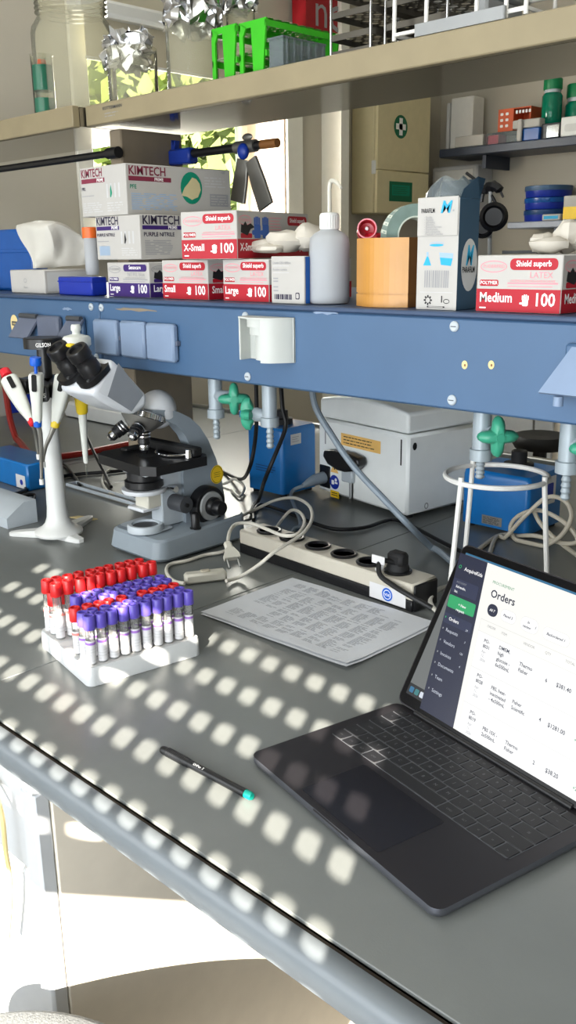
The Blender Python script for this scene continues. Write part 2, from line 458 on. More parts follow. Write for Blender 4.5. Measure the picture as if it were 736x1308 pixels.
# shuttered window behind the photographer: a perforated roller shutter let down over its upper half
SUN = V((-.55, 1, -.65)).normalized()
mb = MB()
for x0, x1, z0, z1 in ((SX0, SX0+.03, SZ0, SZ1), (SX1-.03, SX1, SZ0, SZ1), (SX0, SX1, SZ1-.03, SZ1)):
    mb.box((x0, YF-.10, z0), (x1, YF-.06, z1), 'white_paint')
struct('window_2', mb)
PX, PZ, ZBOT = .042, .05525, .6058
xe = .2632; ncol = 20; sw, sh = .0375, .0245
rows = [.8086+PZ*k for k in range(-2, 5)]
sx0 = xe-PX*(ncol-.5); sx1 = xe+PX*.5
YS = -.785
mb = MB()
def slat(xa, xb, za, zb): mb.box((xa, YS-.008, za), (xb, YS, zb), 'shutter')
for r in rows:
    for c in range(ncol):
        xc = xe-PX*c; n = 16; ring = []; out = []
        for i in range(n):
            a = 2*pi*(i+.5)/n; ca, sa = cos(a), sin(a)
            ring.append((xc+sw/2*abs(ca)**.95*(1 if ca > 0 else -1), r+sh/2*abs(sa)**.95*(1 if sa > 0 else -1)))
            k = max(abs(ca), abs(sa)); out.append((xc+PX/2*ca/k, r+PZ/2*sa/k))
        for yy, fl in ((YS, 0), (YS-.002, 1)):
            vs = [(x, yy, z) for x, z in ring+out]; fs = [(i, (i+1) % n, n+(i+1) % n, n+i) for i in range(n)]
            # square the cell corners
            for cx_, cz_ in ((1, 1), (1, -1), (-1, 1), (-1, -1)):
                k = min(range(n), key=lambda i: (out[i][0]-(xc+cx_*PX/2))**2+(out[i][1]-(r+cz_*PZ/2))**2)
            mb.add(vs, [f[::-1] for f in fs] if fl else fs, 'shutter', False)
# corner fillers of every cell: a thin lattice of slat seams hides the octagon corners
for r in rows:
    for sgn in (-1, 1): slat(sx0, sx1, r+sgn*PZ/2-.007, r+sgn*PZ/2+.007)
for c in range(ncol+1): slat(sx0+PX*c-.006, sx0+PX*c+.006, rows[0]-PZ/2, rows[-1]+PZ/2)
slat(SX0-.05, SX1+.05, ZBOT, rows[0]-PZ/2+.007); slat(SX0-.05, SX1+.05, rows[-1]+PZ/2-.007, SZ1+.05)
slat(SX0-.05, sx0+.006, ZBOT, SZ1); slat(sx1-.006, SX1+.05, ZBOT, SZ1)
o = mb.build('roller_shutter', loc=(0, YS, ZBOT)); tag(o, 'perforated roller shutter half lowered in the window opposite the bench', 'shutter')
# outdoors
mb = MB(); mb.box((-40, -14, ZF-1.2), (XL-.3, 40, ZF-1.0), 'lawn'); struct('ground', mb)
def tree(c, r, h, n, m, label):
    t = thing('garden_tree', label, 'tree', (c[0], c[1], ZF-1.0), 0, 'trees outside the window')
    mb = MB(); mb.cyl((c[0], c[1], ZF-1.0), (c[0], c[1], c[2]), .14, 'bark', .07); mb.build('trunk', t)
    mb = MB(); rng = random.Random(int(c[0]*100))
    for i in range(n):
        d = V((rng.gauss(0, 1), rng.gauss(0, 1), rng.gauss(0, 1))).normalized()*(rng.random()**.4)
        p = V(c)+V((d.x*r, d.y*r, d.z*h)); s = .06+.09*rng.random()
        u = V((rng.gauss(0, 1), rng.gauss(0, 1), rng.gauss(0, 1))).normalized(); v = u.orthogonal().normalized()
        mb.add([p-u*s, p+v*s*.5, p+u*s, p-v*s*.5], [(0, 1, 2, 3)], m, False)
    o = mb.build('crown', t); o['kind'] = 'stuff'
for c, r, h, n, m, l in (((-6.6, 5.0, 1.4), 1.3, 2.2, 6500, 'leaf', 'sunlit leafy garden tree outside the window, nearest the pane'),
                         ((-9.4, 9.4, 1.8), 1.7, 2.6, 4500, 'leaf_pale', 'pale green garden tree behind the nearer one outside the window'),
                         ((-9.8, 5.6, 1.2), 1.6, 2.6, 4500, 'leaf', 'garden tree between the two others outside the window')):
    tree(c, r, h, n, m, l)
# ------------------------------------------------------------------ bench
BX0, BX1, BY0, BY1 = -2.95, .75, .43, 2.16
t = thing('lab_bench', 'long grey laboratory worktop with a blue-grey front rim', 'worktop', (0, BY0, -.04))
mb = MB(); seams = [BX0, -2.1, -1.0475, BX1]
for i in range(3):
    mb.box((seams[i]+.0008, .4665, -.035), (seams[i+1]-.0008, BY1-.02, -.0004), 'bench_grey', .0008)
mb.box((BX0, .4665, -.037), (BX1, BY1-.02, -.004), 'groove')
a, b = Z(424, 703), Z(503, 674)
mb.build('worktop', t)
mb = MB()
prof = [(.459, -.034), (.459, -.001), (.4575, 0), (.446, 0), (.441, -.001), (.4375, -.0035), (.4355, -.008), (.435, -.013), (.4355, -.020), (.440, -.034)]
Tm = Matrix(((0, 0, 1, BX0), (1, 0, 0, 0), (0, 1, 0, 0), (0, 0, 0, 1)))
mb.prism(prof, BX1-BX0, 'bench_rim', Tm); mb.build('front_rim', t, label='blue-grey front rim')
mb = MB(); mb.box((BX0, .4595, -.036), (BX1, .4663, -.006), 'groove'); mb.build('groove', t, label='dark groove behind the rim')
mb = MB(); mb.box((BX0, BY1-.02, -.04), (BX1, BY1, .012), 'steel', .004); mb.build('rear_trim', t, label='metal strip along the far edge')
# cabinet under the bench: its side faces the knee space
CX1 = -.881
t = thing('base_cabinet', 'cream bench cabinet with a pale front under the worktop', 'cabinet', (-1.4, .8, -BENCH))
mb = MB(); mb.box((-2.2, .485, -BENCH+.06), (CX1, 1.25, -.045), 'cabinet_cream', .002); mb.box((-2.16, .53, -BENCH), (CX1-.04, 1.2, -BENCH+.06), 'dark_grey'); mb.build('carcass', t)
mb = MB(); mb.box((CX1-.034, .462, -BENCH+.06), (CX1-.0015, .486, -.075), 'cabinet_pale', .004)
mb.prism([(CX1-.034, -.075), (CX1-.0015, -.075), (CX1-.0015, -.046), (CX1-.012, -.046)], .024, 'cabinet_pale', Matrix(((1, 0, 0, 0), (0, 0, 1, .462), (0, 1, 0, 0), (0, 0, 0, 1))))
mb.build('corner_post', t)
x = CX1-.040
for k in range(2):
    x0 = x-.43
    mb = MB(); mb.box((x0, .478, -.62), (x-.004, .496, -.225), 'cabinet_pale', .004); d = mb.build('door', t)
    mb = MB(); mb.box((x0, .476, -.215), (x-.004, .494, -.062), 'cabinet_pale', .004); d2 = mb.build('drawer', t)
    mb = MB(); mb.tube([(x0+.15, .478, -.14), (x0+.15, .455, -.14), (x0+.28, .455, -.14), (x0+.28, .478, -.14)], .005, 'steel'); k and mb.build('handle', d2)
    x = x0-.004
# two pale hoses hanging at the knee space
t = thing('hanging_hose', 'thin yellowish hose hanging in front of the pale cabinet drawer', 'hose', Y(8, 1020, .452))
mb = MB(); P = [Y(-14, 985, .47), Y(2, 1040, .452), Y(7, 1085, .452), Y(14, 1135, .452), Y(10, 1200, .452)]; mb.tube(P, .0032, 'sticker_cream', sub=6)
mb.build('hose', t)
# stool
SC_, SR = V((-.68, .25, -.30)), .22
t = thing('lab_stool', 'round lab stool with a grey speckled seat pushed up to the bench', 'stool', (SC_.x, SC_.y, -BENCH))
mb = MB(); mb.lathe([(.001, 0), (SR*.6, 0), (SR*.93, -.003), (SR*.985, -.012), (SR, -.025), (SR*.985, -.045), (SR*.9, -.052), (.001, -.052)][::-1], 'stool_fabric', 64, Matrix.Translation(SC_)); mb.build('seat', t)
mb = MB(); mb.cyl(SC_+V((0, 0, -.075)), SC_+V((0, 0, -.052)), .12, 'black_plastic'); mb.cyl((SC_.x, SC_.y, -BENCH+.08), SC_+V((0, 0, -.07)), .025, 'chrome'); mb.build('column', t)
for k in range(5):
    a = 2*pi*k/5; d = V((cos(a), sin(a), 0)); mb = MB(); c = V((SC_.x, SC_.y, -BENCH))
    mb.tube([c+V((0, 0, .09)), c+d*.12+V((0, 0, .08)), c+d*.26+V((0, 0, .055))], .016, 'black_plastic'); mb.cyl(c+d*.26+V((0, 0, 0)), c+d*.26+V((0, 0, .05)), .024, 'black_rubber', n=12); mb.build('leg', t)
# ------------------------------------------------------------------ laptop
LA = -.2218566; LO = V((-.6563528, .6056039, 0)); lx = V((cos(LA), sin(LA), 0)); ly = V((-sin(LA), cos(LA), 0))
LW, LD, LZ0, LZ1 = .304, .212, .0015, .0115
t = thing('laptop', 'dark grey open laptop showing an orders table on its screen', 'laptop', LO+lx*LW/2+ly*LD/2, LA)
mb = MB(); r = .011
for_ = 0
lo = rrect(-LW/2+.0015, -LD/2+.0015, LW/2-.0015, LD/2-.0015, r-.001, 6); hi = rrect(-LW/2, -LD/2, LW/2, LD/2, r, 6); n = len(lo)
lay = [(.94, LZ0), (.985, LZ0+.002), (1, LZ0+.005), (1, LZ1-.0008), (.9975, LZ1)]
vs = [(x*(1-(1-s)*.3), y*(1-(1-s)*.3), z) for s, z in lay for x, y in hi]
fs = [(j*n+i, j*n+(i+1) % n, (j+1)*n+(i+1) % n, (j+1)*n+i) for j in range(len(lay)-1) for i in range(n)]
mb.add(vs, fs[:n*2], 'laptop_edge'); mb.add(vs, fs[n*2:], 'laptop_edge')
mb.add(vs, [tuple(range(n))[::-1], tuple((len(lay)-1)*n+i for i in range(n))], 'laptop_grey')
mb.box((-.03, -LD/2-.0001, LZ1-.004), (.03, -LD/2+.006, LZ1+.0003), 'laptop_grey', .001)
for sx in (-1, 1):
    for sy in (-1, 1): mb.cyl((sx*.125, sy*.08, .0005), (sx*.125, sy*.08, .002), .007, 'black_rubber', n=12)
mb.build('base', t, world=False)
F = (V((-LW/2, -LD/2, LZ1)), V((1, 0, 0)), V((0, 1, 0)), V((0, 0, 1)))
mb = MB(); mb.panel(F, LW/2-.063, .008, LW/2+.063, .091, 'trackpad', .004, lift=.0002); mb.build('trackpad', t, world=False)
mb = MB(); kx0, ky0, kw, kh = .0155, .099, .273, .1035
mb.panel(F, kx0, ky0, kx0+kw, ky0+kh, 'key_well', .004, lift=.0002)
rows_ = [['ESC']+['F%d' % i for i in range(1, 13)]+[''], ['^', '1', '2', '3', '4', '5', '6', '7', '8', '9', '0', '-', '=', '<-'], ['->|', 'Q', 'W', 'E', 'R', 'T', 'Z', 'U', 'I', 'O', 'P', '[', ']', ''],
         ['CAPS', 'A', 'S', 'D', 'F', 'G', 'H', 'J', 'K', 'L', ';', "'", '#'], ['^', '<', 'Y', 'X', 'C', 'V', 'B', 'N', 'M', ',', '.', '/', '^'], ['FN', 'CTL', 'ALT', 'CMD', '', 'CMD', 'ALT', '<', '=', '>']]
wid = [[1.0]*14, [1.0]*13+[1.45], [1.45]+[1.0]*13, [1.72]+[1.0]*11+[1.72], [1.25]+[1.0]*11+[2.2], [1, 1, 1, 1.25, 5.2, 1.25, 1, 1, 1, 1]]
hts = [.0125]+[.0182]*5; yy = ky0+kh
for rw, ww, hh in zip(rows_, wid, hts):
    yy -= hh; sc = kw/sum(ww); x = kx0
    for k, w in zip(rw, ww):
        g = .0009
        mb.box((x+g-LW/2, yy+g-LD/2, LZ1), (x+w*sc-g-LW/2, yy+hh-g-LD/2, LZ1+.0012), 'key_black', .0005)
        if k: mb.text(k, F, x+w*sc/2, yy+hh/2-.0018, .0052 if len(k) == 1 else .0034, 'key_ink', align='c', lift=.0013)
        x += w*sc
mb.build('keyboard', t, world=False)
# lid: hinge on the rear edge, opening angle fitted to the top left corner in the photograph
H0 = LO+ly*(LD-.004)+V((0, 0, LZ1+.001))
LH = .211
ang = solve(lambda a: PR(H0+(ly*cos(a)+V((0, 0, 1))*sin(a))*LH)[0], 593, radians(50), radians(110))
lv = ly*cos(ang)+V((0, 0, 1))*sin(ang); ln = lx.cross(lv)
if ln.dot(CAM-H0) < 0: ln = -ln
print('lid angle', math.degrees(ang), PR(H0+lv*LH))
TL = Matrix(((lx.x, lv.x, ln.x, H0.x), (lx.y, lv.y, ln.y, H0.y), (lx.z, lv.z, ln.z, H0.z), (0, 0, 0, 1)))
mb = MB(); pl = rrect(0, .002, LW, LH, .010, 6)
mb.prism(pl, .0040, 'laptop_grey', TL @ Matrix.Translation((0, 0, -.0045)))
mb.prism(rrect(.0015, .0035, LW-.0015, LH-.0015, .009, 6), .0006, 'bezel', TL @ Matrix.Translation((0, 0, -.0006)))
mb.tube([H0+lx*.035+V((0, 0, .001))-ln*.002, H0+lx*(LW-.035)+V((0, 0, .001))-ln*.002], .0042, 'black_plastic', n=12)
lid = mb.build('lid', t)
SF = (H0+ln*.0002, lx, lv, ln)
def sc_(px, py):
    p = on_plane(px, py, H0, ln)-H0; return p.dot(lx), p.dot(lv)
mb = MB(); bz = .0095
mb.panel(SF, bz, .016, LW-bz, LH-.010, 'scr_dark', .003, lift=.0001)
# what shows of the desktop beside the window: grey document, dock icons, blue strip along the top
u0, v0 = bz+.001, .022
mb.panel(SF, bz, .028, .05, LH-.012, 'scr_wall', lift=.0002)
mb.panel(SF, bz, LH-.0135, LW-bz, LH-.010, 'scr_blue', lift=.0002)
mb.panel(SF, bz, .016, LW-bz, .030, 'scr_dark', lift=.0003)
for i, c in enumerate(('scr_blue', 'scr_teal', 'scr_pale')): mb.panel(SF, bz+.003+i*.009, .0195, bz+.010+i*.009, .0265, c, .0015, lift=.0004)
a1 = sc_(584, 709); a2 = sc_(536, 908); b1 = sc_(623, 722); b2 = sc_(578, 937)
print('screen', a1, a2, b1, b2)
wx0 = (a1[0]+a2[0])/2; wx1 = (b1[0]+b2[0])/2; wy1 = LH-.0125; wy0 = .0085; wxr = LW-.004
def P4(L, m, lift):  # panel whose left and right edges follow the photograph
    mb.poly([SF[0]+lx*a+lv*b+ln*lift for a, b in L], m)
KL = (a2[0]-a1[0])/(a2[1]-a1[1]); KN = (b2[0]-b1[0])/(b2[1]-b1[1])
xL = lambda v: max(.0012, a1[0]+KL*(v-a1[1])); xN = lambda v: b1[0]+KN*(v-b1[1])
P4([(xL(wy0), wy0), (xN(wy0), wy0), (xN(wy1), wy1), (xL(wy1), wy1)], 'scr_navy', .0005)
P4([(xN(wy0), wy0), (wxr, wy0), (wxr, wy1), (xN(wy1), wy1)], 'scr_cream', .0005)
def SK(x0, y0, x1, y1, m, r, lift, k=None):
    yc = (y0+y1)/2; P4([(x+(KL if k is None else k)*(y-yc), y) for x, y in rrect(x0, y0, x1, y1, r)], m, lift)
def SB(yc, h0, h1, f, m, lift):
    W2 = xN(yc)-xL(yc); SK(xL(yc)+W2*f, yc-h0, xN(yc)-W2*f, yc+h1, m, .002, lift)
def T(s, px, py, size, m, bold=False, align='l', lift=.0009):
    a = sc_(px, py); mb.text(s, SF, a[0], a[1], size*1.12, m, bold, align, lift, shear=KL)
def R(px0, py0, px1, py1, m, r, lift):
    a = sc_(px0, py0); b = sc_(px1, py1)
    mb.panel(SF, min(a[0], b[0]), min(a[1], b[1]), max(a[0], b[0]), max(a[1], b[1]), m, r, lift)
def RC(px, py, w, h, m, r, lift):   # centred on a pixel, size on the screen
    a = sc_(px, py); SK(a[0]-w/2, a[1]-h/2, a[0]+w/2, a[1]+h/2, m, r, lift)
W_ = wx1-wx0; cxs = (wx0+wx1)/2; ctr = lambda py: PR(SF[0]+lx*cxs+lv*sc_(600, py)[1])
def at(fx, py_on_left): pass
def row(px, py): return sc_(px, py)[1]
# sidebar
a = sc_(589, 724); mb.ell(SF, a[0], a[1], .0022, .0022, 'scr_green', .0009, ring=.0008)
T('AcquireKids', 594, 729, .0054, 'scr_white', True)
y = row(596, 752); SB(y, .0095, .0075, .1, 'scr_navy_light', .0007)
T('ACCOUNT', 584, 744, .003, 'scr_grey'); T('Solvendo,', 583, 750, .0038, 'scr_white', True); T('Inc.', 581, 756, .0038, 'scr_white', True)
y = row(591, 774); SB(y, .0075, .0075, .08, 'scr_green', .0007)
T('+ New', 586, 774, .004, 'scr_white', True); T('request', 583, 780, .004, 'scr_white', True)
y = row(586, 796); SB(y, .006, .006, .07, 'scr_navy_light', .0007)
for s, px, py, b, q in (('Orders', 574, 792, True, '24'), ('Requests', 570, 806, False, '3'), ('Vendors', 567, 821, False, '126'), ('Invoices', 563, 836, False, '4'), ('Documents', 560, 850, False, ''), ('Team', 556, 866, False, ''), ('Settings', 552, 883, False, '')):
    T(s, px, py, .0050, 'scr_white' if b else 'scr_pale', b)
    yv = row(px, py); W2 = xN(yv)-xL(yv); mb.panel(SF, xL(yv)+W2*.1, yv+.001, xL(yv)+W2*.13, yv+.003, 'scr_green' if b else 'scr_grey', lift=.0009)
    if q: mb.text(q, SF, xN(yv)-W2*.14, yv-.004, .0036, 'scr_pale', False, 'r', .0009)
# main pane
T('PROCUREMENT', 630, 745, .0042, 'scr_greentext'); T('Orders', 627, 762, .0112, 'scr_text', True)
for s, px, py, w, m, tm in (('All 7', 630, 780, .0150, 'scr_navy', 'scr_white'), ('Placed 3', 650, 788, .0225, 'scr_white', 'scr_text'), ('Backordered 1', 711, 814, .036, 'scr_white', 'scr_text')):
    RC(px, py, w+.0008, .0138, 'scr_line' if m == 'scr_white' else m, .0065, .0007); RC(px, py, w, .0130, m, .0062, .0008)
    a = sc_(px, py); mb.text(s, SF, a[0], a[1]-.0016, .0042, tm, True, 'c', .0010)
RC(677, 799, .0262, .0158, 'scr_line', .0075, .0007); RC(677, 799, .0254, .0150, 'scr_white', .0072, .0008)
a = sc_(677, 799); mb.text('In', SF, a[0]-.002, a[1]+.0012, .0042, 'scr_text', True, 'c', .001); mb.text('review', SF, a[0]-.002, a[1]-.0042, .0042, 'scr_text', True, 'c', .001); mb.text('1', SF, a[0]+.009, a[1]-.0014, .0042, 'scr_text', True, 'c', .001)
RC(752, 832, .030, .0138, 'scr_line', .0065, .0007); RC(752, 832, .0292, .0130, 'scr_white', .0062, .0008)
hx = wx1+.0075; yt = row(621, 793); yb = row(616, 806)
hX = lambda v: xN(v)+.0075
def TB(v0, v1, d, m, lift): P4([(hX(v0)+d, v0), (wxr, v0), (wxr, v1), (hX(v1)+d, v1)], m, lift)
TB(wy0, yt+.0006, 0, 'scr_line', .0007); TB(yb-.0005, yt, .0004, 'scr_cream', .00075)
ys = [row(616, 806)-.001, row(607, 853), row(598, 898), wy0]
for i in range(3): TB(ys[i+1]+(.0006 if i < 2 else 0), ys[i], .0004, 'scr_white', .0008)
for s, px, py in (('ORDER', 623, 801), ('ITEM', 641, 810), ('VENDOR', 669, 823), ('QTY', 697, 835), ('TOTAL', 723, 846)): T(s, px, py, .0036, 'scr_grey', lift=.001)
def rowtxt(px, py, lines, size, m, bold=False, lead=None):
    a = sc_(px, py); lead = lead or size*1.28
    for i, s in enumerate(lines): mb.text(s, SF, a[0]-KL*i*lead, a[1]-i*lead, size*1.12, m, bold or size > .004, 'l', .001, shear=KL)
rowtxt(619, 820, ['PO-', '8031'], .0047, 'scr_text', True); rowtxt(616, 833, ['Apr', '12,', '2026'], .0036, 'scr_grey')
rowtxt(638, 829, ['DMEM,', 'high', 'glucose -', '6x500mL'], .0050, 'scr_text', True); rowtxt(664, 850, ['Thermo', 'Fisher'], .0050, 'scr_text')
rowtxt(697, 871, ['6'], .0050, 'scr_text'); rowtxt(711, 877, ['$381.40'], .0054, 'scr_text', True)
rowtxt(610, 864, ['PO-', '8028'], .0047, 'scr_text', True); rowtxt(607, 878, ['Apr', '11,', '2026'], .0036, 'scr_grey')
rowtxt(628, 880, ['FBS, heat-', 'inactivated', '- 4x500mL'], .0048, 'scr_text', True); rowtxt(655, 898, ['Fisher', 'Scientific'], .0048, 'scr_text')
rowtxt(689, 921, ['4'], .0050, 'scr_text'); rowtxt(700, 928, ['$1281.00'], .0054, 'scr_text', True); rowtxt(734, 947, ['+3d'], .0044, 'scr_greentext')
rowtxt(601, 911, ['PO-', '8019'], .0047, 'scr_text', True); rowtxt(598, 925, ['Apr', '11,', '2026'], .0036, 'scr_grey')
rowtxt(617, 932, ['PBS 10X -', '2x500mL'], .0048, 'scr_text', True); rowtxt(646, 950, ['Thermo', 'Fisher'], .0048, 'scr_text')
rowtxt(681, 976, ['2'], .0050, 'scr_text'); rowtxt(697, 986, ['$38.20'], .0054, 'scr_text', True); rowtxt(732, 1008, ['+2d'], .0044, 'scr_greentext')
o = mb.build('display', lid, label='glowing display with a navy sidebar and white orders table')
# ------------------------------------------------------------------ pen
a = Z(207, 957, .005); b = Z(322, 1018, .005); d = (b-a).normalized(); Lp = (b-a).length
t = thing('marker_pen', 'black fineliner pen with a teal end lying on the grey worktop', 'pen', ((a.x+b.x)/2, (a.y+b.y)/2, 0), atan2(d.y, d.x))
q = Matrix.Translation((-Lp/2, 0, .0052)) @ Matrix.Rotation(pi/2, 4, 'Y')
def seg(prof, m, name, **k):
    mb = MB(); mb.lathe(prof, m, 20, q)
    return mb, name
mb = MB(); mb.lathe([(.0036, 0), (.0046, .001), (.0050, .004), (.0052, .038), (.0050, .045), (.0046, .047)], 'pen_black', 20, q)
for i in range(12): mb.lathe([(.0050, .010+i*.0026), (.0054, .0108+i*.0026), (.0054, .0116+i*.0026), (.0050, .0124+i*.0026)], 'pen_black', 20, q)
mb.build('cap', t, world=False)
mb = MB(); mb.lathe([(.0044, .046), (.0045, .05), (.0045, Lp-.018), (.0047, Lp-.016), (.0048, Lp-.012), (.0048, Lp-.009)], 'pen_black', 20, q)
Fp = (V((-Lp/2, 0, .0052)), V((1, 0, 0)), V((0, .94, .34)), V((0, -.34, .94)))
mb.text('OHPen  S', Fp, .055, -.0016, .0040, 'white_print', True, lift=.0047)
mb.build('barrel', t, world=False)
mb = MB(); mb.lathe([(.0044, Lp-.009), (.0044, Lp-.002), (.0036, Lp), (.001, Lp)], 'pen_teal', 20, q); mb.build('end_plug', t, world=False, label='teal end plug')
# ------------------------------------------------------------------ rack of blood tubes
RA = V((-1.108, .617, 0)); ra = V((.168, -.030, 0)).normalized(); rb = V((.030, .168, 0)).normalized()
RWX, RWY, RHT = .170, .170, .026
th = atan2(ra.y, ra.x); rc = RA+ra*RWX/2+rb*RWY/2
t = thing('tube_rack', 'white foam block holding rows of capped blood tubes', 'rack', rc, th)
NX, NY = 8, 10
def hole(i, j): return (-RWX/2+.0125+(RWX-.025)*i/(NX-1), -RWY/2+.0115+(RWY-.023)*j/(NY-1))
mb = MB()
lo_ = rrect(-RWX/2, -RWY/2, RWX/2, RWY/2, .010, 5); n = len(lo_)
lay = [(1, 0), (1.0, RHT-.004), (.985, RHT)]
vs = [(x*s, y*s, z) for s, z in lay for x, y in lo_]
mb.add(vs, [(j*n+i, j*n+(i+1) % n, (j+1)*n+(i+1) % n, (j+1)*n+i) for j in range(2) for i in range(n)], 'foam_white')
mb.add(vs, [tuple(range(n))[::-1], tuple(2*n+i for i in range(n))], 'foam_white')
for i in range(NX):
    for j in range(NY):
        x, y = hole(i, j); mb.lathe([(.0001, 0), (.0076, 0), (.0092, -.0002)], 'card_grey', 14, Matrix.Translation((x, y, RHT+.0004)))
mb.build('foam_block', t, world=False)
def proto_tube(kind, cap, ht, band, label, group):
    t = thing('blood_tube', label, 'tube', (0, 0, 0), 0, group)
    mb = MB(); r = .0062
    mb.lathe([(r, 0), (r, ht-.010)], 'tube_clear', 14); mb.build('glass_barrel', t, world=False)
    mb = MB(); mb.lathe([(r+.0003, ht*.03), (r+.0003, ht*.50)], 'label_white', 14)
    mb.lathe([(r+.0005, ht*.415), (r+.0005, ht*.465)], band, 14)
    for k in range(5): mb.lathe([(r+.0004, ht*(.08+.06*k)), (r+.0004, ht*(.095+.06*k))], 'faint_print', 14, arc=pi*1.1, a0=k*1.3)
    mb.build('paper_label', t, world=False)
    mb = MB(); c = ht
    mb.lathe([(.0078, c-.019), (.0081, c-.018), (.0078, c-.001), (.0070, c), (.0052, c), (.0048, c-.0025), (.0001, c-.003)], cap, 16); mb.build('cap', t, world=False)
    return t
lab = {'R': ('tall red-capped blood tube in the far red rows of the white foam rack', 'tall red capped tubes'), 'P': ('purple-capped blood tube in the inner purple rows of the foam rack', 'inner purple capped tubes'),
       'F': ('purple-capped blood tube in the front row along the foam rack edge', 'front row purple capped tubes'), 'r': ('short red-capped blood tube among the purple caps of the foam rack', 'red caps among the purple tubes'), 's': ('short red-capped blood tube set low between the tall red rows', 'short red tubes between the tall rows')}
PT = {}
def put(kind, i, j, dz=0):
    if kind not in PT:
        cap = 'cap_purple' if kind in 'PF' else 'cap_red'; ht = {'R': .082, 'P': .066, 'F': .068, 'r': .066, 's': .062}[kind]
        PT[kind] = proto_tube(kind, cap, ht, 'label_lilac' if kind in 'PF' else 'label_pink', *lab[kind]); o = PT[kind]
    else: o = copy_tree(PT[kind])
    x, y = hole(i, j); p = rc+ra*x+rb*y
    o.location = (p.x, p.y, RHT+.001+dz); o.rotation_euler = (random.uniform(-.025, .025), random.uniform(-.025, .025), random.uniform(0, 6.28))
for j in range(NY):
    put('R', 0, j, -.007); put('R', 2, j)
    if j == 0 or j == 1: put('s', 1, j)
    if j > 0: put('P', 3, j)
    if j > 1: put('P', 4, j)
    if j in (0, 1, 2, 3, 4, 6, 7, 8, 9): put('r', 5, j)
    else: put('P', 5, j)
    put('P', 6, j); put('F', 7, j)
# ------------------------------------------------------------------ printed sheets
PO = V((-1.028, .853, 0)); PA = .0133; pu = V((cos(PA), sin(PA), 0)); pv = V((-sin(PA), cos(PA), 0))
def sheet(off, z, rot, label, printed):
    t = PO+V(off); a = PA+rot; u = V((cos(a), sin(a), 0)); v = V((-sin(a), cos(a), 0)); mb = MB(); NXs, NYs = 18, 12; vs = []; fs = []
    def h(s, q): return z+.005*max(0, s-.55)**2*4*max(0, .6-q)+.0009*sin(s*7+q*3)**2+.0030*max(0, .18-q)/.18*(.3+s)
    P = lambda x, y, dz=0: t+u*x+v*y+V((0, 0, h(x/.297, y/.21)+dz))
    for j in range(NYs+1):
        for i in range(NXs+1): vs.append(P(.297*i/NXs, .21*j/NYs))
    for j in range(NYs):
        for i in range(NXs): k = j*(NXs+1)+i; fs.append((k, k+1, k+NXs+2, k+NXs+1))
    b = len(vs); vs += [p-V((0, 0, .00025)) for p in vs]; fs += [tuple(b+k for k in f[::-1]) for f in fs]
    mb.add(vs, fs, 'paper')
    if printed:
        rng = random.Random(3); ncol_ = 9
        cols = [.030+.027*i for i in range(ncol_)]
        for k in range(52):
            y = .192-.0033*k
            if k in (7, 8, 19, 30, 41): continue
            blk = k//11
            for ci, x in enumerate(cols):
                if rng.random() < .12 or (k < 6 and ci > 6) or (blk == 3 and ci < 2): continue
                w = .012+.012*rng.random()
                for s_ in range(2):
                    x0 = x+w*s_*.52; x1 = x0+w*.45
                    mb.add([P(x0, y, .0004), P(x1, y, .0004), P(x1, y+.0012, .0004), P(x0, y+.0012, .0004)], [(0, 1, 2, 3)], 'paper_ink', False)
    o = mb.build('printed_sheet', loc=(t.x, t.y, 0)); tag(o, label, 'paper'); return o
sheet((.004, -.004, 0), .0006, -.006, 'lower white sheet peeping out under the printed table', False)
sheet((0, 0, 0), .0022, 0, 'white sheet printed with a grey table lying beside the power strip', True)
# ------------------------------------------------------------------ power strip
a = Z(306, 706, 0); b = Z(526, 783, 0); d = (b-a).normalized(); SL = (b-a).length; nrm = V((-d.y, d.x, 0)); SWd, SHt = .062, .046
c = a+d*SL/2+nrm*SWd/2
t = thing('power_strip', 'beige and black socket strip lying across the bench', 'power strip', c, atan2(d.y, d.x))
mb = MB(); mb.box((-SL/2, -SWd/2, 0), (SL/2, SWd/2, .019), 'black_plastic', .002); mb.box((-SL/2-.0, -SWd/2, .018), (SL/2, SWd/2, SHt), 'strip_beige', .003)
mb.box((SL/2-.001, -SWd/2+.003, .001), (SL/2+.004, SWd/2-.003, SHt-.002), 'black_plastic', .002); mb.build('housing', t, world=False)
TS = []
for k, (px, py) in enumerate(((333, 682), (365, 690.5), (398, 701), (432.6, 711), (467, 721), (506, 731))):
    p = Z(px, py, SHt); x = (p-c).dot(d); TS.append(x); mb = MB(); Mx = Matrix.Translation((x, 0, SHt))
    mb.lathe([(.0225, 0), (.0235, .003), (.0215, .0045), (.0185, .004), (.018, -.010), (.0001, -.010)], 'black_plastic', 28, Mx)
    for s in (-1, 1): mb.cyl((x+s*.0095, 0, SHt-.0098), (x+s*.0095, 0, SHt-.0092), .0028, 'holes_dark', n=10)
    mb.box((x-.0025, -.019, SHt-.009), (x+.0025, -.0165, SHt+.001), 'chrome'); mb.box((x-.0025, .0165, SHt-.009), (x+.0025, .019, SHt+.001), 'chrome')
    mb.build('socket', t, world=False)
Ff = face((-SL/2, -SWd/2, 0), (1, 0, 0), (0, 0, 1)); mb = MB()
mb.panel(Ff, SL-.088, .004, SL-.012, .030, 'label_white', lift=.0008); mb.ell(Ff, SL-.050, .017, .011, .011, 'pipette_blue', .001); mb.ell(Ff, SL-.050, .017, .008, .008, 'white_print', .0012, ring=.0012); mb.text('VDE', Ff, SL-.050, .0145, .006, 'white_print', True, 'c', .0013)
mb.text('250V', Ff, SL-.032, .033, .006, 'black_print', True, lift=.0008); mb.build('sticker', t, world=False, label='white sticker with a round blue mark')
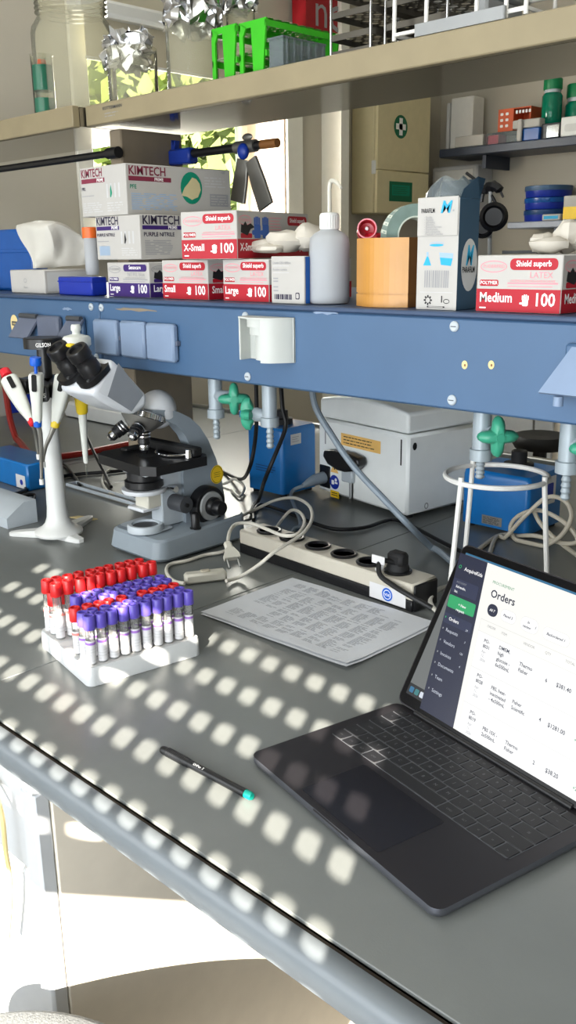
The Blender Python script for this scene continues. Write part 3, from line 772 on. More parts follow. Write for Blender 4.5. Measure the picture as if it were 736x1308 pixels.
x = TS[5]; pt = thing('black_plug', 'black mains plug pushed into the end socket of the strip', 'plug', c+d*x+V((0, 0, SHt+.004)), atan2(d.y, d.x))
mb = MB(); mb.lathe([(.0185, 0), (.0185, .006), (.015, .012)], 'black_rubber', 24); mb.box((-.016, -.012, .006), (.016, .012, .030), 'black_rubber', .005); mb.build('plug_body', pt, world=False)
mb = MB(); p0 = c+d*x+V((0, 0, SHt+.018)); P = [p0-nrm*.010, p0-nrm*.028-d*.012+V((0, 0, .004)), p0-nrm*.043+V((0, 0, -.012)), p0-nrm*.045+d*.03+V((0, 0, -.022)), p0-nrm*.043+d*.06+V((0, 0, -.030)), p0-nrm*.03+d*.095+V((0, 0, -.045))]
mb.tube(P, .0042, 'cord_black', sub=6); mb.build('cord', pt)
mb = MB(); q0 = P[1]
mb.tube([q0+V((-.006, 0, -.002)), q0+V((0, -.002, .004)), q0+V((.006, -.002, -.002)), q0+V((.004, -.003, -.012)), q0+V((-.006, -.003, -.014))], .0032, 'label_white', n=5); mb.box(q0+V((-.014, -.006, -.004)), q0+V((.012, -.0035, .010)), 'label_white', .001); mb.build('tie_tag', pt, label='white paper tag on the plug')
# ------------------------------------------------------------------ lamp lead with loose plug and inline switch
PL = Z(297, 706, .03)
t = thing('lamp_lead', 'white mains lead with an inline switch and a loose two-pin plug', 'cable', Z(262, 745))
mb = MB(); r = .0033
mb.tube([Z(236, 745, .008), Z(222, 742, .005), Z(213, 731, .004), Z(217, 721, .004), Z(240, 716, .004), Z(262, 709, .004), Z(284, 705, .006), Z(296, 698, .006)], r, 'cord_white', sub=6)
mb.tube([Z(289, 742, .008), Z(306, 737, .006), Z(330, 722, .03), Z(352, 704, .052), Z(378, 688, .058), Z(392, 676, .064), Z(399, 660, .068), Z(394, 645, .06), Z(376, 636, .05), Z(352, 639, .03), Z(328, 650, .012), Z(300, 664, .006), Z(296, 676, .006)], r, 'cord_white', sub=7)
mb.tube([Z(291, 693, .054), Z(294, 678, .06), Z(303, 669, .062), Z(322, 669, .06), Z(341, 676, .056), Z(362, 684, .058), Z(380, 682, .06), Z(389, 668, .06), Z(384, 655, .05), Z(372, 652, .03), Z(360, 664, .008), Z(350, 680, .006)], r, 'cord_white', sub=7)
mb.build('cord', t)
a = Z(236, 746, 0); b = Z(289, 740, 0); u = (b-a).normalized(); Ls = (b-a).length; Ts = frame((a+b)/2, (0, 0, 1), u)
mb = MB(); mb.box((-Ls/2, -.011, .001), (Ls/2, .011, .019), 'offwhite_plastic', .004, Ts); mb.box((-.008, -.006, .018), (.008, .006, .0215), 'cord_beige', .002, Ts); mb.build('inline_switch', t)
a = Z(290, 692, .055); b = Z(296, 711, .035); u = (b-a).normalized(); e = V((u.y, -u.x, 0)).normalized(); Tp = frame(a, u, e)
mb = MB(); mb.box((-.007, -.005, 0), (.007, .005, .02), 'offwhite_plastic', .003, Tp); mb.prism([(-.007, .015), (.007, .015), (.014, .028), (.014, .036), (-.014, .036), (-.014, .028)], .011, 'offwhite_plastic', Tp @ Matrix(((1, 0, 0, 0), (0, 0, -1, .0055), (0, 1, 0, 0), (0, 0, 0, 1)))); 
p = mb.build('europlug', t)
for s in (-1, 1): mb = MB(); mb.cyl(Tp @ V((s*.0095, 0, .035)), Tp @ V((s*.0095, 0, .054)), .002, 'steel', n=10); mb.build('pin', p)
# ------------------------------------------------------------------ blue service channel over the bench
YCH, CB, CT, YCB = 1.0, .340, .466, 1.60
def CH(px, py): p = Y(px, py, YCH); return p.x, p.z
XJ = CH(127, 400)[0]; PXP = X(155, 180, -1.665); 
t = thing('service_channel', 'long blue steel service channel carried on beige posts above the bench', 'service channel', (-1.0, YCH, 0))
for x0, x1 in ((BX0+.1, XJ-.0012), (XJ+.0012, BX1)):
    mb = MB(); mb.box((x0, YCH, CB), (x1, YCB, CT-.007), 'channel_blue', .003); mb.build('channel_body', t)
mb = MB(); mb.box((BX0+.1, YCH-.003, CT-.007), (BX1, YCB+.003, CT), 'channel_top', .002); mb.build('top_plate', t, label='darker top plate')
YP0, YP1, XP1 = 1.22, 1.385, -1.665; XP0 = XP1-.042
mb = MB(); mb.box((XP0, YP0, CT), (XP1, YP1, .795), 'post_beige', .003); mb.build('post', t, label='beige upright post')
mb = MB(); mb.box((XP0, YP0, .0006), (XP1, YP1, CB), 'post_beige', .003); mb.build('post', t, label='beige upright post')
mb = MB(); mb.box((.30, YP0, CT), (.342, YP1, .795), 'post_beige', .003); mb.build('post', t, label='beige upright post')
mb = MB(); mb.box((.30, YP0, .0006), (.342, YP1, CB), 'post_beige', .003); mb.build('post', t, label='beige upright post')
for px, py in ((117, 392), (130, 393), (124, 456), (314, 404), (317, 481), (581, 417), (578, 511)):
    x, z = CH(px, py); mb = MB(); mb.lathe([(.0068, 0), (.0068, .002), (.005, .0035), (.0001, .0032)], 'pale_grey', 18, frame((x, YCH+.0002, z), (0, -1, 0))); mb.box((x-.004, YCH-.0036, z-.0006), (x+.004, YCH-.0030, z+.0006), 'dark_grey'); mb.build('screw', t, label='pale screw head')
Fc = face((0, YCH-.0004, 0), (1, 0, 0), (0, 0, 1))
for px, py in ((594, 466), (628, 466)):
    x, z = CH(px, py); mb = MB(); F = face((x, YCH-.0004, z), (1, 0, 0), (0, 0, 1)); mb.ell(F, 0, 0, .0045, .0055, 'sticker_cream', .0003); mb.ell(F, .0005, -.0005, .0014, .0018, 'tub_brown', .0004); mb.build('drill_hole', t, label='chipped pale drill hole')
for px0, py0, px1, py1, m in ((148, 394, 200, 397, 'post_beige'), (80, 393, 92, 396, 'plate_blue'), (400, 398, 432, 400, 'plate_blue')):
    x0, z0 = CH(px0, py0); x1, z1 = CH(px1, py1); mb = MB(); n = 14
    mb.poly([Fc[0]+Fc[1]*((x0+x1)/2+(x1-x0)/2*cos(2*pi*i/n)*(1+.2*sin(5*i)))+Fc[2]*((z0+z1)/2+.0026*sin(2*pi*i/n)*(1+.4*sin(3*i)))+Fc[3]*.0003 for i in range(n)], m); mb.build('scuff_mark', t)
def plate(px0, py0, px1, py1, mm, label):
    x0, z0 = CH(px0, (py1)); x1, z1 = CH(px1, py0)
    o = thing('socket_cover', label, 'socket cover', ((x0+x1)/2, YCH, z0), 0, 'blank socket covers on the blue channel')
    mb = MB(); mb.box((x0, YCH-.014, z0), (x1, YCH, z1), mm, .004); mb.build('cover_plate', o)
    mb = MB(); mb.box((x1, YCH-.009, (z0+z1)/2-.004), (x1+.004, YCH, (z0+z1)/2+.004), 'plate_grey', .001); mb.build('latch', o)
plate(128, 409, 155, 451, 'plate_blue', 'pale blue blank socket cover beside the panel joint')
plate(162, 411, 190, 455, 'plate_blue', 'pale blue blank socket cover, middle one of the three in a row')
plate(195, 414, 228, 459, 'plate_blue', 'pale blue blank socket cover nearest the white hinged socket')
plate(56, 404, 80, 440, 'plate_grey', 'grey blank socket cover between the two raised flaps')
def flap(px0, py0, px1, py1, label, sgn=1):
    x0, z0 = CH(px0, py1); x1, z1 = CH(px1, py0)
    o = thing('socket_flap', label, 'socket flap', ((x0+x1)/2, YCH, z0), 0, 'raised grey flaps on the blue channel')
    mb = MB(); mb.box((x0+.008, YCH-.010, z0), (x1, YCH, z1), 'channel_blue', .003); mb.build('socket_body', o)
    mb = MB(); mb.prism([(0, 0), (x1-x0, 0), (x1-x0+.016, z1-z0), (.016, z1-z0)], .004, 'plate_grey', frame((x0-.012, YCH-.030, z0), (0, -.88, .47), (1, 0, 0)))
    mb.cyl((x0+.006, YCH-.012, z1-.003), (x1, YCH-.012, z1-.003), .005, 'dark_grey', n=10); mb.build('lid', o)
flap(33, 402, 54, 430, 'raised grey socket flap next to the yellowish oval sticker')
flap(93, 405, 110, 436, 'raised grey socket flap behind the white hanging pipette top')
x0, z0 = CH(712, 499); x1, z1 = CH(770, 440)
o = thing('socket_flap', 'pale grey socket flap sticking out at the edge over the blue vortex box', 'socket flap', ((x0+x1)/2, YCH, z0))
mb = MB(); mb.box((x0+.012, YCH-.012, z0+.004), (x1, YCH, z1), 'channel_blue', .003); mb.build('socket_body', o)
mb = MB(); mb.prism([(0, 0), (x1-x0, 0), (x1-x0+.02, z1-z0), (.026, z1-z0)], .005, 'plate_blue', frame((x0-.004, YCH-.034, z0), (0, -.9, .42), (1, 0, 0))); mb.cyl((x0+.02, YCH-.034, z0-.001), (x0+.02, YCH-.034, z0-.012), .006, 'plate_blue', n=12); mb.build('lid', o)
# oval sticker
x, z = CH(19, 414); o = thing('oval_sticker', 'yellowish drop-shaped sticker on the blue channel', 'sticker', (x, YCH, z-.02))
mb = MB(); F = face((x, YCH-.0005, z), (1, 0, 0), (0, 0, 1)); pts = [(.017*sin(a)*(1-.18*(1-cos(a))/2 if True else 1), .0195*cos(a)-.003*(1-cos(a))) for a in [2*pi*i/28 for i in range(28)]]
mb.poly([F[0]+F[1]*p[0]+F[2]*p[1]+F[3]*.0004 for p in pts][::-1], 'sticker_cream'); mb.panel(F, -.010, -.003, .010, .006, 'dark_grey', .001, .0007); mb.text('TIMER', F, 0, -.0005, .005, 'sticker_cream', True, 'c', .001); mb.build('sticker', o)
# white hinged socket housing
x0, z0 = CH(321, 458); x1, z1 = CH(377, 403); zt = CH(345, 404)[1]; zb = CH(345, 460)[1]
o = thing('white_socket', 'white hinged socket housing standing out from the blue channel', 'socket', ((x0+x1)/2, YCH, zb))
wd = x1-x0
mb = MB(); mb.box((x0, YCH-.004, zb), (x1, YCH, zt), 'socket_white', .001); mb.box((x0, YCH-.026, zb), (x0+.0035, YCH, zt), 'socket_white', .001); mb.build('back_plate', o)
mb = MB()
for k, (rr, za, zc) in enumerate(((wd*.30, .78, .97), (wd*.26, .60, .78), (wd*.17, .02, .60))):
    mb.cyl((x0+wd*.42, YCH-.006, zb+(zt-zb)*za), (x0+wd*.42, YCH-.006, zb+(zt-zb)*zc), rr, 'socket_white', n=28)
mb.build('socket_insert', o)
mb = MB(); pts = []
for i in range(9):
    s = i/8; pts.append((x0+wd*(.62+.38*s), YCH-.026-.012*sin(pi*.5*(1-s))+.024*s*s))
poly = pts+[(x, y+.003) for x, y in pts[::-1]]
mb.prism(poly, zt-zb-.002, 'socket_white', Matrix.Translation((0, 0, zb))); 
top = [(x0, YCH-.004), (x0, YCH-.026), (x0+wd*.35, YCH-.038)]+pts+[(x1, YCH-.001)]
mb.prism(top, .0025, 'socket_white', Matrix.Translation((0, 0, zt-.0025))); mb.build('hinged_cover', o)
# gas taps under the channel
def gas_tap(px, pyb, sgn, label, hpx, hpy, nz):
    p = Y(px, 500, 1.06); x = p.x; zc = Y(px, pyb, 1.06).z; zn = Y(px, nz, 1.06).z; zh = Y(hpx, hpy, 1.06).z; xh = Y(hpx, hpy, 1.06).x
    o = thing('gas_tap', label, 'tap', (x, 1.06, zn), 0, 'gas taps under the blue channel')
    mb = MB(); mb.cyl((x, 1.06, zc), (x, 1.06, CB-.0006), .0125, 'tap_pipe'); mb.lathe([(.0125, 0), (.0155, .001), (.0155, .016), (.0125, .017)], 'tap_pipe', 20, Matrix.Translation((x, 1.06, zc-.004)))
    mb.cyl((x, 1.06, zh), (xh-sgn*.014, 1.06, zh), .010, 'tap_pipe', .012); mb.build('pipe', o)
    mb = MB(); L = zc-zn; prof = [(.0001, 0), (.0042, 0)]
    for k in range(4): prof += [(.0068, L*(.08+.2*k)), (.0050, L*(.2+.2*k))]
    prof += [(.0075, L)]; mb.lathe(prof, 'tap_pipe', 16, Matrix.Translation((x, 1.06, zn))); mb.build('hose_nozzle', o)
    mb = MB(); ax = V((sgn*.75, -.66, 0)).normalized(); Th = frame((xh-sgn*.008, 1.06, zh), ax, (0, 0, 1))
    pts = []
    for i in range(40):
        a = 2*pi*i/40; pts.append((.0205+.0075*cos(4*a), a))
    prof = [(.0, .55), (.006, 1), (.014, .98), (.020, .72), (.022, .5)]
    vs = []; n = 40
    for zz, s in prof: vs += [(r*cos(a)*s, r*sin(a)*s, zz) for r, a in pts]
    mb.add(vs, [(j*n+i, j*n+(i+1) % n, (j+1)*n+(i+1) % n, (j+1)*n+i) for j in range(4) for i in range(n)]+[tuple(range(n))[::-1], tuple(4*n+i for i in range(n))], 'tap_green', True, Th)
    mb.cyl(Th @ V((0, 0, .021)), Th @ V((0, 0, .0235)), .006, 'pipette_blue' if px == 344 else 'tap_green', n=14); mb.build('handle', o, label='green star handle')
gas_tap(275, 531, 1, 'grey gas tap with a green star handle, between microscope arm and blue vortex box', 303, 509, 560)
gas_tap(344, 542, -1, 'grey gas tap with its green handle turned to the viewer, before the blue vortex box', 320, 528, 572)
gas_tap(618, 585, 1, 'grey gas tap with a green handle above the wire ring stand', 640, 557, 612)
gas_tap(732, 602, 1, 'grey gas tap with a ribbed nozzle at the picture edge beyond the ring stand', 760, 572, 640)
# ------------------------------------------------------------------ things standing on the channel
CTT = CT+.0006
YB1 = 1.035
def ztop(px, py, y=YB1): return Y(px, py, y).z
def gloves_box(f, label, size, col, word='Shield superb', sub='LATEX', group=None):
    t = thing('glove_box', label, 'box', f.loc, f.yaw, group)
    mb = MB(); mb.box(f.lo(), f.hi(), 'card_white', .0012)
    W, H, D = f.W, f.H, f.D; light = 'pink_print' if col == 'red_print' else 'grey_print'
    def side(F, W, wide):
        mb.panel(F, .0006, .0006, W-.0006, H*.41, col)
        mb.ell(F, .024, H*.80, .019, H*.105, light, .0004, ring=.0012); mb.text('PUDERFREI', F, .024, H*.775, .0062, light, False, 'c', .0005)
        if not wide:
            mb.panel(F, W*.40, H*.74, W*.95, H*.94, col, H*.085); mb.text(word, F, W*.675, H*.805, .0098, 'white_print', True, 'c', .0005, sx=.9)
            mb.text(sub, F, W*.90, H*.605, .0105, light if col == 'red_print' else 'grey_print', False, 'r')
            mb.panel(F, W*.04, H*.46, W*.27, H*.57, col, H*.03); mb.text('POLYMER', F, W*.155, H*.49, .0058, 'white_print', True, 'c')
            mb.panel(F, W*.38, H*.50, W*.96, H*.525, light); mb.panel(F, W*.38, H*.45, W*.90, H*.465, light)
            mb.text('UNTERSUCHUNGSHANDSCHUHE', F, W*.67, H*.535, .0040, light, False, 'c')
            mb.text(size, F, W*.045, H*.18, .0165 if len(size) < 7 else .0150, 'white_print', True, sx=.88); mb.text('100', F, W*.94, H*.13, .0215, 'white_print', True, 'r', sx=.9)
            mb.panel(F, W*.05, H*.06, W*.13, H*.085, 'white_print', lift=.0006)
            hx, hy = W*.60, H*.12           # small white hand pictogram
            mb.panel(F, hx-.004, hy, hx+.004, hy+.008, 'white_print', .002, lift=.0006)
            for k in range(4): mb.panel(F, hx-.0046+.0025*k, hy+.007, hx-.0028+.0025*k, hy+.0145-.0012*abs(k-1.5), 'white_print', .0008, lift=.0006)
            mb.panel(F, hx-.0078, hy+.002, hx-.0035, hy+.0042, 'white_print', .001, lift=.0006)
        else:
            # black and blue gloved hands, small print, red mark
            mb.poly([F[0]+F[1]*x+F[2]*y+F[3]*.0005 for x, y in ((.010, H*.55), (.030, H*.48), (.040, H*.62), (.052, H*.66), (.040, H*.74), (.030, H*.70), (.024, H*.78), (.018, H*.70), (.012, H*.72))], 'black_print')
            for x0 in (.050, .076):
                mb.panel(F, x0, H*.43, x0+.020, H*.72, 'glove_blue', .003, lift=.0006)
                for k in range(4): mb.panel(F, x0+.005*k, H*.68, x0+.005*k+.0042, H*(.90-.02*abs(k-1.5)), 'glove_blue', .002)
                mb.panel(F, x0-.006, H*.50, x0+.003, H*.60, 'glove_blue', .003)
            mb.panel(F, .010, H*.43, .044, H*.53, col, .002)
            mb.lines(F, W*.42, H*.52, W*.62, H*.90, 6, light, .25)
            mb.panel(F, W*.68, H*.72, W*.97, H*.93, col, H*.08); mb.text(word, F, W*.825, H*.79, .0098, 'white_print', True, 'c'); mb.text(sub, F, W*.94, H*.58, .0100, light, False, 'r'); mb.panel(F, W*.70, H*.47, W*.96, H*.50, light)
            mb.text(size, F, .008, H*.17, .0165, 'white_print', True, sx=.88); mb.text('100', F, W*.97, H*.14, .020, 'white_print', True, 'r'); mb.lines(F, W*.46, H*.12, W*.60, H*.30, 4, light, .4, gap=.006)
    side(f.front(), W, False); side(f.side(), D, True)
    mb.build('carton', t, world=False)
    mb = MB(); Tt = f.top(); mb.ell(Tt, W/2, D/2, W*.20, D*.30, 'card_grey', .0004); mb.ell(Tt, W/2, D/2, W*.20, D*.30, 'grey_print', .0005, ring=.001); mb.build('tear_flap', t, world=False)
    return t
fP = Fit(Y(192, 378, YB1), CTT, ztop(192, 335), 138, depth=.20)
gloves_box(fP, 'purple and white Large glove box under the purple lettered carton, bottom row', 'Large', 'purple_print', 'Sensocare', 'NITRIL blue')
fS = Fit(Y(266.5, 378, YB1), CTT, ztop(266.5, 332), 207.5, depth=.20)
gloves_box(fS, 'red and white Small glove box in the bottom row, beneath the X-Small box', 'Small', 'red_print')
fL = Fit(Y(344, 380, YB1), CTT, ztop(344, 331), 285, depth=.20)
gloves_box(fL, 'red and white Large glove box in the bottom row behind the white-and-blue carton', 'Large', 'red_print')
zr2 = max(fP.H, fS.H, fL.H)+CTT+.001
print('row1 H', fP.H, fS.H, fL.H, 'W', fP.W, fS.W, fL.W)
Yx = YB1-.012
fX = Fit(Y(303.5, 320, Yx), zr2, Y(303.5, 268, Yx).z, 231.5, 394, yaw=radians(14))
gloves_box(fX, 'red and white X-Small glove box turned at an angle, on top of the Small box', 'X-Small', 'red_print')
print('X', fX.W, fX.D, fX.H)
def kim_box(f, label, accent, sub, globe):
    t = thing('glove_carton', label, 'box', f.loc, f.yaw)
    mb = MB(); mb.box(f.lo(), f.hi(), 'card_white', .0015); W, H, D = f.W, f.H, f.D
    F = f.front(); mb.text('KIMTECH', F, W*.03, H*.80, .0205, accent if globe else 'navy_print', True, sx=.80); mb.panel(F, W*.03, H*.68, W*.55, H*.77, accent); mb.text('PRIME', F, W*.45, H*.695, .008, 'white_print', True, 'c')
    mb.text(sub, F, W*.03, H*.54, .008, 'navy_print', True); mb.panel(F, W*.03, H*.42, W*.30, H*.435, 'grey_print')
    for k in range(4): mb.panel(F, W*(.58+.085*k), H*.36, W*(.585+.085*k)+.004, H*.64, 'faint_print', .001)
    mb.poly([F[0]+F[1]*x+F[2]*y+F[3]*.0006 for x, y in ((W*.655, H*.38), (W*.675, H*.36), (W*.70, H*.45), (W*.68, H*.62), (W*.66, H*.52))], 'black_print' if not globe else 'teal_print')
    if globe: mb.lines(F, W*.05, H*.08, W*.52, H*.30, 5, 'faint_print', .4, gap=.012)
    else:
        for k in range(14): mb.panel(F, W*.07+.0024*k, H*.10, W*.07+.0024*k+.0016, H*.32, 'blue_print')
    mb.lines(F, W*.58, H*.08, W*.94, H*.28, 4, 'faint_print', .35, gap=.010)
    G = f.side(); mb.text('KIMTECH', G, .006, H*.79, .0215, accent if globe else 'navy_print', True, sx=.95); mb.panel(G, .006, H*.67, .006+.098, H*.76, accent); mb.text('PRIME', G, .075, H*.685, .008, 'white_print', True, 'c')
    mb.text(sub, G, .008, H*.52, .0100, 'teal_print' if globe else 'navy_print', True)
    mb.lines(G, .010, H*.10, D*.46, H*.44, 9, 'blue_print' if globe else 'grey_print', .5, .12, gap=.02)
    if globe:
        mb.ell(G, D*.60, H*.58, D*.105, H*.33, 'teal_print', .0004)
        mb.poly([G[0]+G[1]*(D*x)+G[2]*(H*y)+G[3]*.0007 for x, y in ((.50, .42), (.55, .40), (.60, .34), (.66, .40), (.69, .55), (.68, .68), (.65, .77), (.61, .80), (.57, .68), (.53, .58))], 'cream_glove')
        mb.lines(G, D*.73, H*.60, D*.96, H*.84, 4, 'faint_print', .35, gap=.012); mb.panel(G, D*.78, H*.22, D*.97, H*.48, 'grey_print'); mb.lines(G, D*.79, H*.24, D*.96, H*.46, 4, 'card_white', .3, .1, .0006, gap=.01)
        mb.text('100', G, D*.92, H*.91, .007, 'grey_print', True, 'c')
    mb.build('carton', t, world=False); return t
fK = Fit(Y(180.5, 330, YB1), zr2, ztop(180.5, 273.5), 123, depth=.16)
kim_box(fK, 'white carton with dark purple lettering, in the second layer of the stack', 'purple_print', 'PURPLE NITRILE', False)
zr3 = max(fK.z0+fK.H, 0)+.001
Ypf = YB1+.01
fF = Fit(Y(163, 270, Ypf), zr3, Y(163, 207.5, Ypf).z, 103.5, 295)
kim_box(fF, 'white carton with maroon lettering and a green globe picture, topmost of the stack', 'maroon_print', 'PFE', True)
print('K', fK.W, fK.H, 'F', fF.W, fF.D, fF.H, zr2, zr3, fX.z0+fX.H)
# white carton with a blue edge
fw = Fit(Y(389, 382, YB1-.012), CTT, ztop(389, 327, YB1-.012), 346.5, 396, yaw=0)
t = thing('white_carton', 'small white carton with a bright blue side beside the wash bottle', 'box', fw.loc, fw.yaw)
mb = MB(); mb.box(fw.lo(), fw.hi(), 'card_white', .001); F = fw.front(); G = fw.side(); W, H, D = fw.W, fw.H, fw.D
mb.panel(G, .002, .001, D-.001, H-.001, 'bin_blue', lift=.0008)
for y, s in ((.84, 'Uvette 220-1600nm'), (.70, 'Routine cuvette')): mb.text(s, F, W*.06, H*y, .0048, 'grey_print', True); mb.panel(F, W*.06, H*(y-.05), W*.55, H*(y-.035), 'faint_print')
for y in (.52, .46, .34, .26): mb.panel(F, W*.07, H*y, W*.22, H*y+.002, 'grey_print')
for k in range(12): mb.panel(F, W*.10+.0022*k*1.4, H*.09, W*.10+.0022*k*1.4+.0014+.0007*(k % 3), H*.20, 'navy_print')
mb.panel(F, W*.74, H*.10, W*.86, H*.24, 'navy_print', .002, .0004); mb.panel(F, W*.76, H*.12, W*.84, H*.22, 'card_white', .0015, .0006); mb.build('carton', t, world=False)
# crumpled latex glove on the lower boxes
def crumple(name, pts, rad, m, seed, T=None):
    mb = MB(); rng = random.Random(seed)
    for c, r in zip(pts, rad):
        n = 12; rows = 8; prof = []; vs = []
        for j in range(rows+1):
            for i in range(n):
                a = 2*pi*i/n; b_ = pi*j/rows; d = V((cos(a)*sin(b_), sin(a)*sin(b_), -cos(b_)))
                k = 1+.28*noise.noise(d*1.8+V(c)*40+V((seed, 0, 0))); vs.append(V(c)+V((d.x*r[0]*k, d.y*r[1]*k, d.z*r[2]*k)))
        mb.add(vs, [(j*n+i, j*n+(i+1) % n, (j+1)*n+(i+1) % n, (j+1)*n+i) for j in range(rows) for i in range(n)], m)
    return mb
p = Y(372, 322, 1.12); zt = CTT+max(fL.H, fw.H)+.004
t = thing('latex_glove', 'crumpled cream latex glove lying on the Large glove box beside the X-Small box', 'glove', (p.x, p.y, zt))
mb = crumple('g', [(p.x-.025, p.y-.03, zt+.012), (p.x+.010, p.y-.02, zt+.019), (p.x+.040, p.y, zt+.024), (p.x-.005, p.y-.045, zt+.008)], [(.034, .03, .011), (.036, .032, .017), (.026, .03, .022), (.03, .02, .007)], 'latex', 3)
mb.build('glove', t)
# wash bottle
c = Y(421, 388, 1.06); k = (Y(446, 340, 1.06).x-Y(396, 340, 1.06).x)*.5; rB = k*.72*1.02; zf = lambda py: Y(421, py, 1.06).z
rB = solve(lambda r: PR((c.x+r*cos(YAW), c.y-r*sin(YAW), .5))[0], 446.5, 0, .2)
t = thing('wash_bottle', 'translucent white wash bottle with a bent spout, half full', 'bottle', (c.x, c.y, CTT))
prof = [(.001, CTT+.001), (rB*.92, CTT+.001), (rB, CTT+.006), (rB, zf(312)), (rB*.96, zf(304)), (rB*.75, zf(298)), (rB*.46, zf(294)), (rB*.42, zf(292))]
mb = MB(); mb.lathe(prof, 'pe_clear', 32, Matrix.Translation((c.x, c.y, 0))); mb.build('body', t)
mb = MB(); mb.lathe([(.001, CTT+.003), (rB*.9, CTT+.003), (rB*.95, CTT+.008), (rB*.95, zf(318)), (.001, zf(318))], 'pe_liquid', 32, Matrix.Translation((c.x, c.y, 0))); mb.build('liquid', t)
mb = MB(); mb.lathe([(rB*.46, zf(293)), (rB*.46, zf(274)), (rB*.40, zf(272)), (.003, zf(271))], 'white_plastic', 28, Matrix.Translation((c.x, c.y, 0)))
for i in range(24): a = 2*pi*i/24; mb.box((c.x+rB*.46*cos(a)-.0006, c.y+rB*.46*sin(a)-.0006, zf(292)), (c.x+rB*.46*cos(a)+.0006, c.y+rB*.46*sin(a)+.0006, zf(275)), 'white_plastic')
mb.build('screw_cap', t)
mb = MB(); e = Y(436, 240, 1.05)
mb.tube([(c.x, c.y, CTT+.02), (c.x, c.y, zf(290)), (c.x, c.y, zf(262)), (c.x, c.y, zf(240)), Y(423.5, 231, 1.06), Y(430, 233, 1.055), e], [.0032]*5+[.0028, .0022], 'offwhite_plastic', sub=5); mb.build('spout', t)
# orange tub of tapes
C = Y(516, 388, 1.03); ft = Fit(C, CTT, Y(516, 303, 1.03).z, 450.5, depth=.095); W, D, H = ft.W, ft.D, ft.H
t = thing('cardboard_tub', 'orange brown tub with a gently curved front holding tape rolls', 'tub', ft.loc)
fr = [(-W/2+W*i/12, -D/2-.018*sin(pi*i/12)+.009) for i in range(13)]; wl = .004
outer = fr+[(W/2, D/2), (-W/2, D/2)]; n = len(outer)
inner = [(x*(1-2*wl/W), y*(1-2*wl/D)) for x, y in outer]
mb = MB()
for za, zb_, s in ((0, H*.185, 1.0), (H*.185, H*.205, .975), (H*.205, H, 1.0)):
    for i in range(n):
        j = (i+1) % n; m_ = 'tub_orange' if i < 12 else 'tub_brown'  # front in the lit tone, flanks and back darker: shade put into the colour
        mb.add([(outer[i][0]*s, outer[i][1]*s, za), (outer[j][0]*s, outer[j][1]*s, za), (outer[j][0]*s, outer[j][1]*s, zb_), (outer[i][0]*s, outer[i][1]*s, zb_)], [(0, 1, 2, 3)], m_)
for i in range(n):
    j = (i+1) % n
    mb.add([(*outer[i], H), (*outer[j], H), (*inner[j], H), (*inner[i], H)], [(0, 1, 2, 3)], 'tub_brown'); mb.add([(*inner[i], H), (*inner[j], H), (*inner[j], .004), (*inner[i], .004)], [(0, 1, 2, 3)], 'tub_brown')
mb.add([(*p_, .0) for p_ in outer], [tuple(range(n))[::-1]], 'tub_brown'); mb.add([(*p_, .004) for p_ in inner], [tuple(range(n))], 'tub_brown'); mb.build('tub', t, world=False)
# tapes in it
ztub = CTT+H; hubc = Y(527, 302, ft.loc.y+.006); nrm_ = V((.84, -.54, .05)).normalized()
R2 = .043
t = thing('tape_roll', 'big greenish striped tape roll standing in the orange tub', 'tape', hubc-V((0, 0, R2)))
mb = MB(); Th = frame(hubc, nrm_, (0, 0, 1)); mb.lathe([(R2*.62, -.0125), (R2, -.0125), (R2, .0125), (R2*.62, .0125), (R2*.62, -.0125)], 'tape_green', 48, Th)
for k in range(24):
    a = 2*pi*k/24; vs = []
    for da, zz in ((0, -.0125), (.11, -.0125), (.11+.10, .0125), (.10, .0125)): vs.append((R2*1.003*cos(a+da), R2*1.003*sin(a+da), zz))
    mb.add(vs, [(0, 1, 2, 3)], 'tape_pale', False, Th)
mb.build('tape', t)
mb = MB(); mb.lathe([(R2*.57, -.0125), (R2*.62, -.0125), (R2*.62, .0128), (R2*.57, .0128), (R2*.57, -.0125)], 'tape_pale', 48, Th); mb.build('core', t)
hub = Y(469, 292, ft.loc.y-.012); nr = V((.62, -.75, .12)).normalized(); Th = frame(hub, nr, (0, 0, 1)); r3 = .0120
t = thing('red_tape_holder', 'red tapered plastic reel with a pale rim poking out of the orange tub', 'reel', (hub.x, hub.y, ztub-.03))
mb = MB(); mb.lathe([(r3*.9, -.05), (r3*1.25, -.035), (r3*.95, -.012), (r3*1.15, -.002), (r3*1.15, 0), (r3*.98, 0), (r3*.85, -.016), (.001, -.018)], 'red_plastic', 28, Th)
mb.box((hub.x-.012, hub.y+.004, ztub-.05), (hub.x+.012, hub.y+.03, hub.z-.006), 'red_plastic', .004); mb.build('reel', t)
mb = MB(); mb.lathe([(r3*1.04, .0), (r3*1.18, 0), (r3*1.18, .0015), (r3*1.04, .0015), (r3*1.04, 0)], 'pink_print', 28, Th); mb.ball(Th @ V((.002, 0, -.013)), .003, 'white_print'); mb.build('rim', t)  # the white ball stands in for a highlight inside the reel
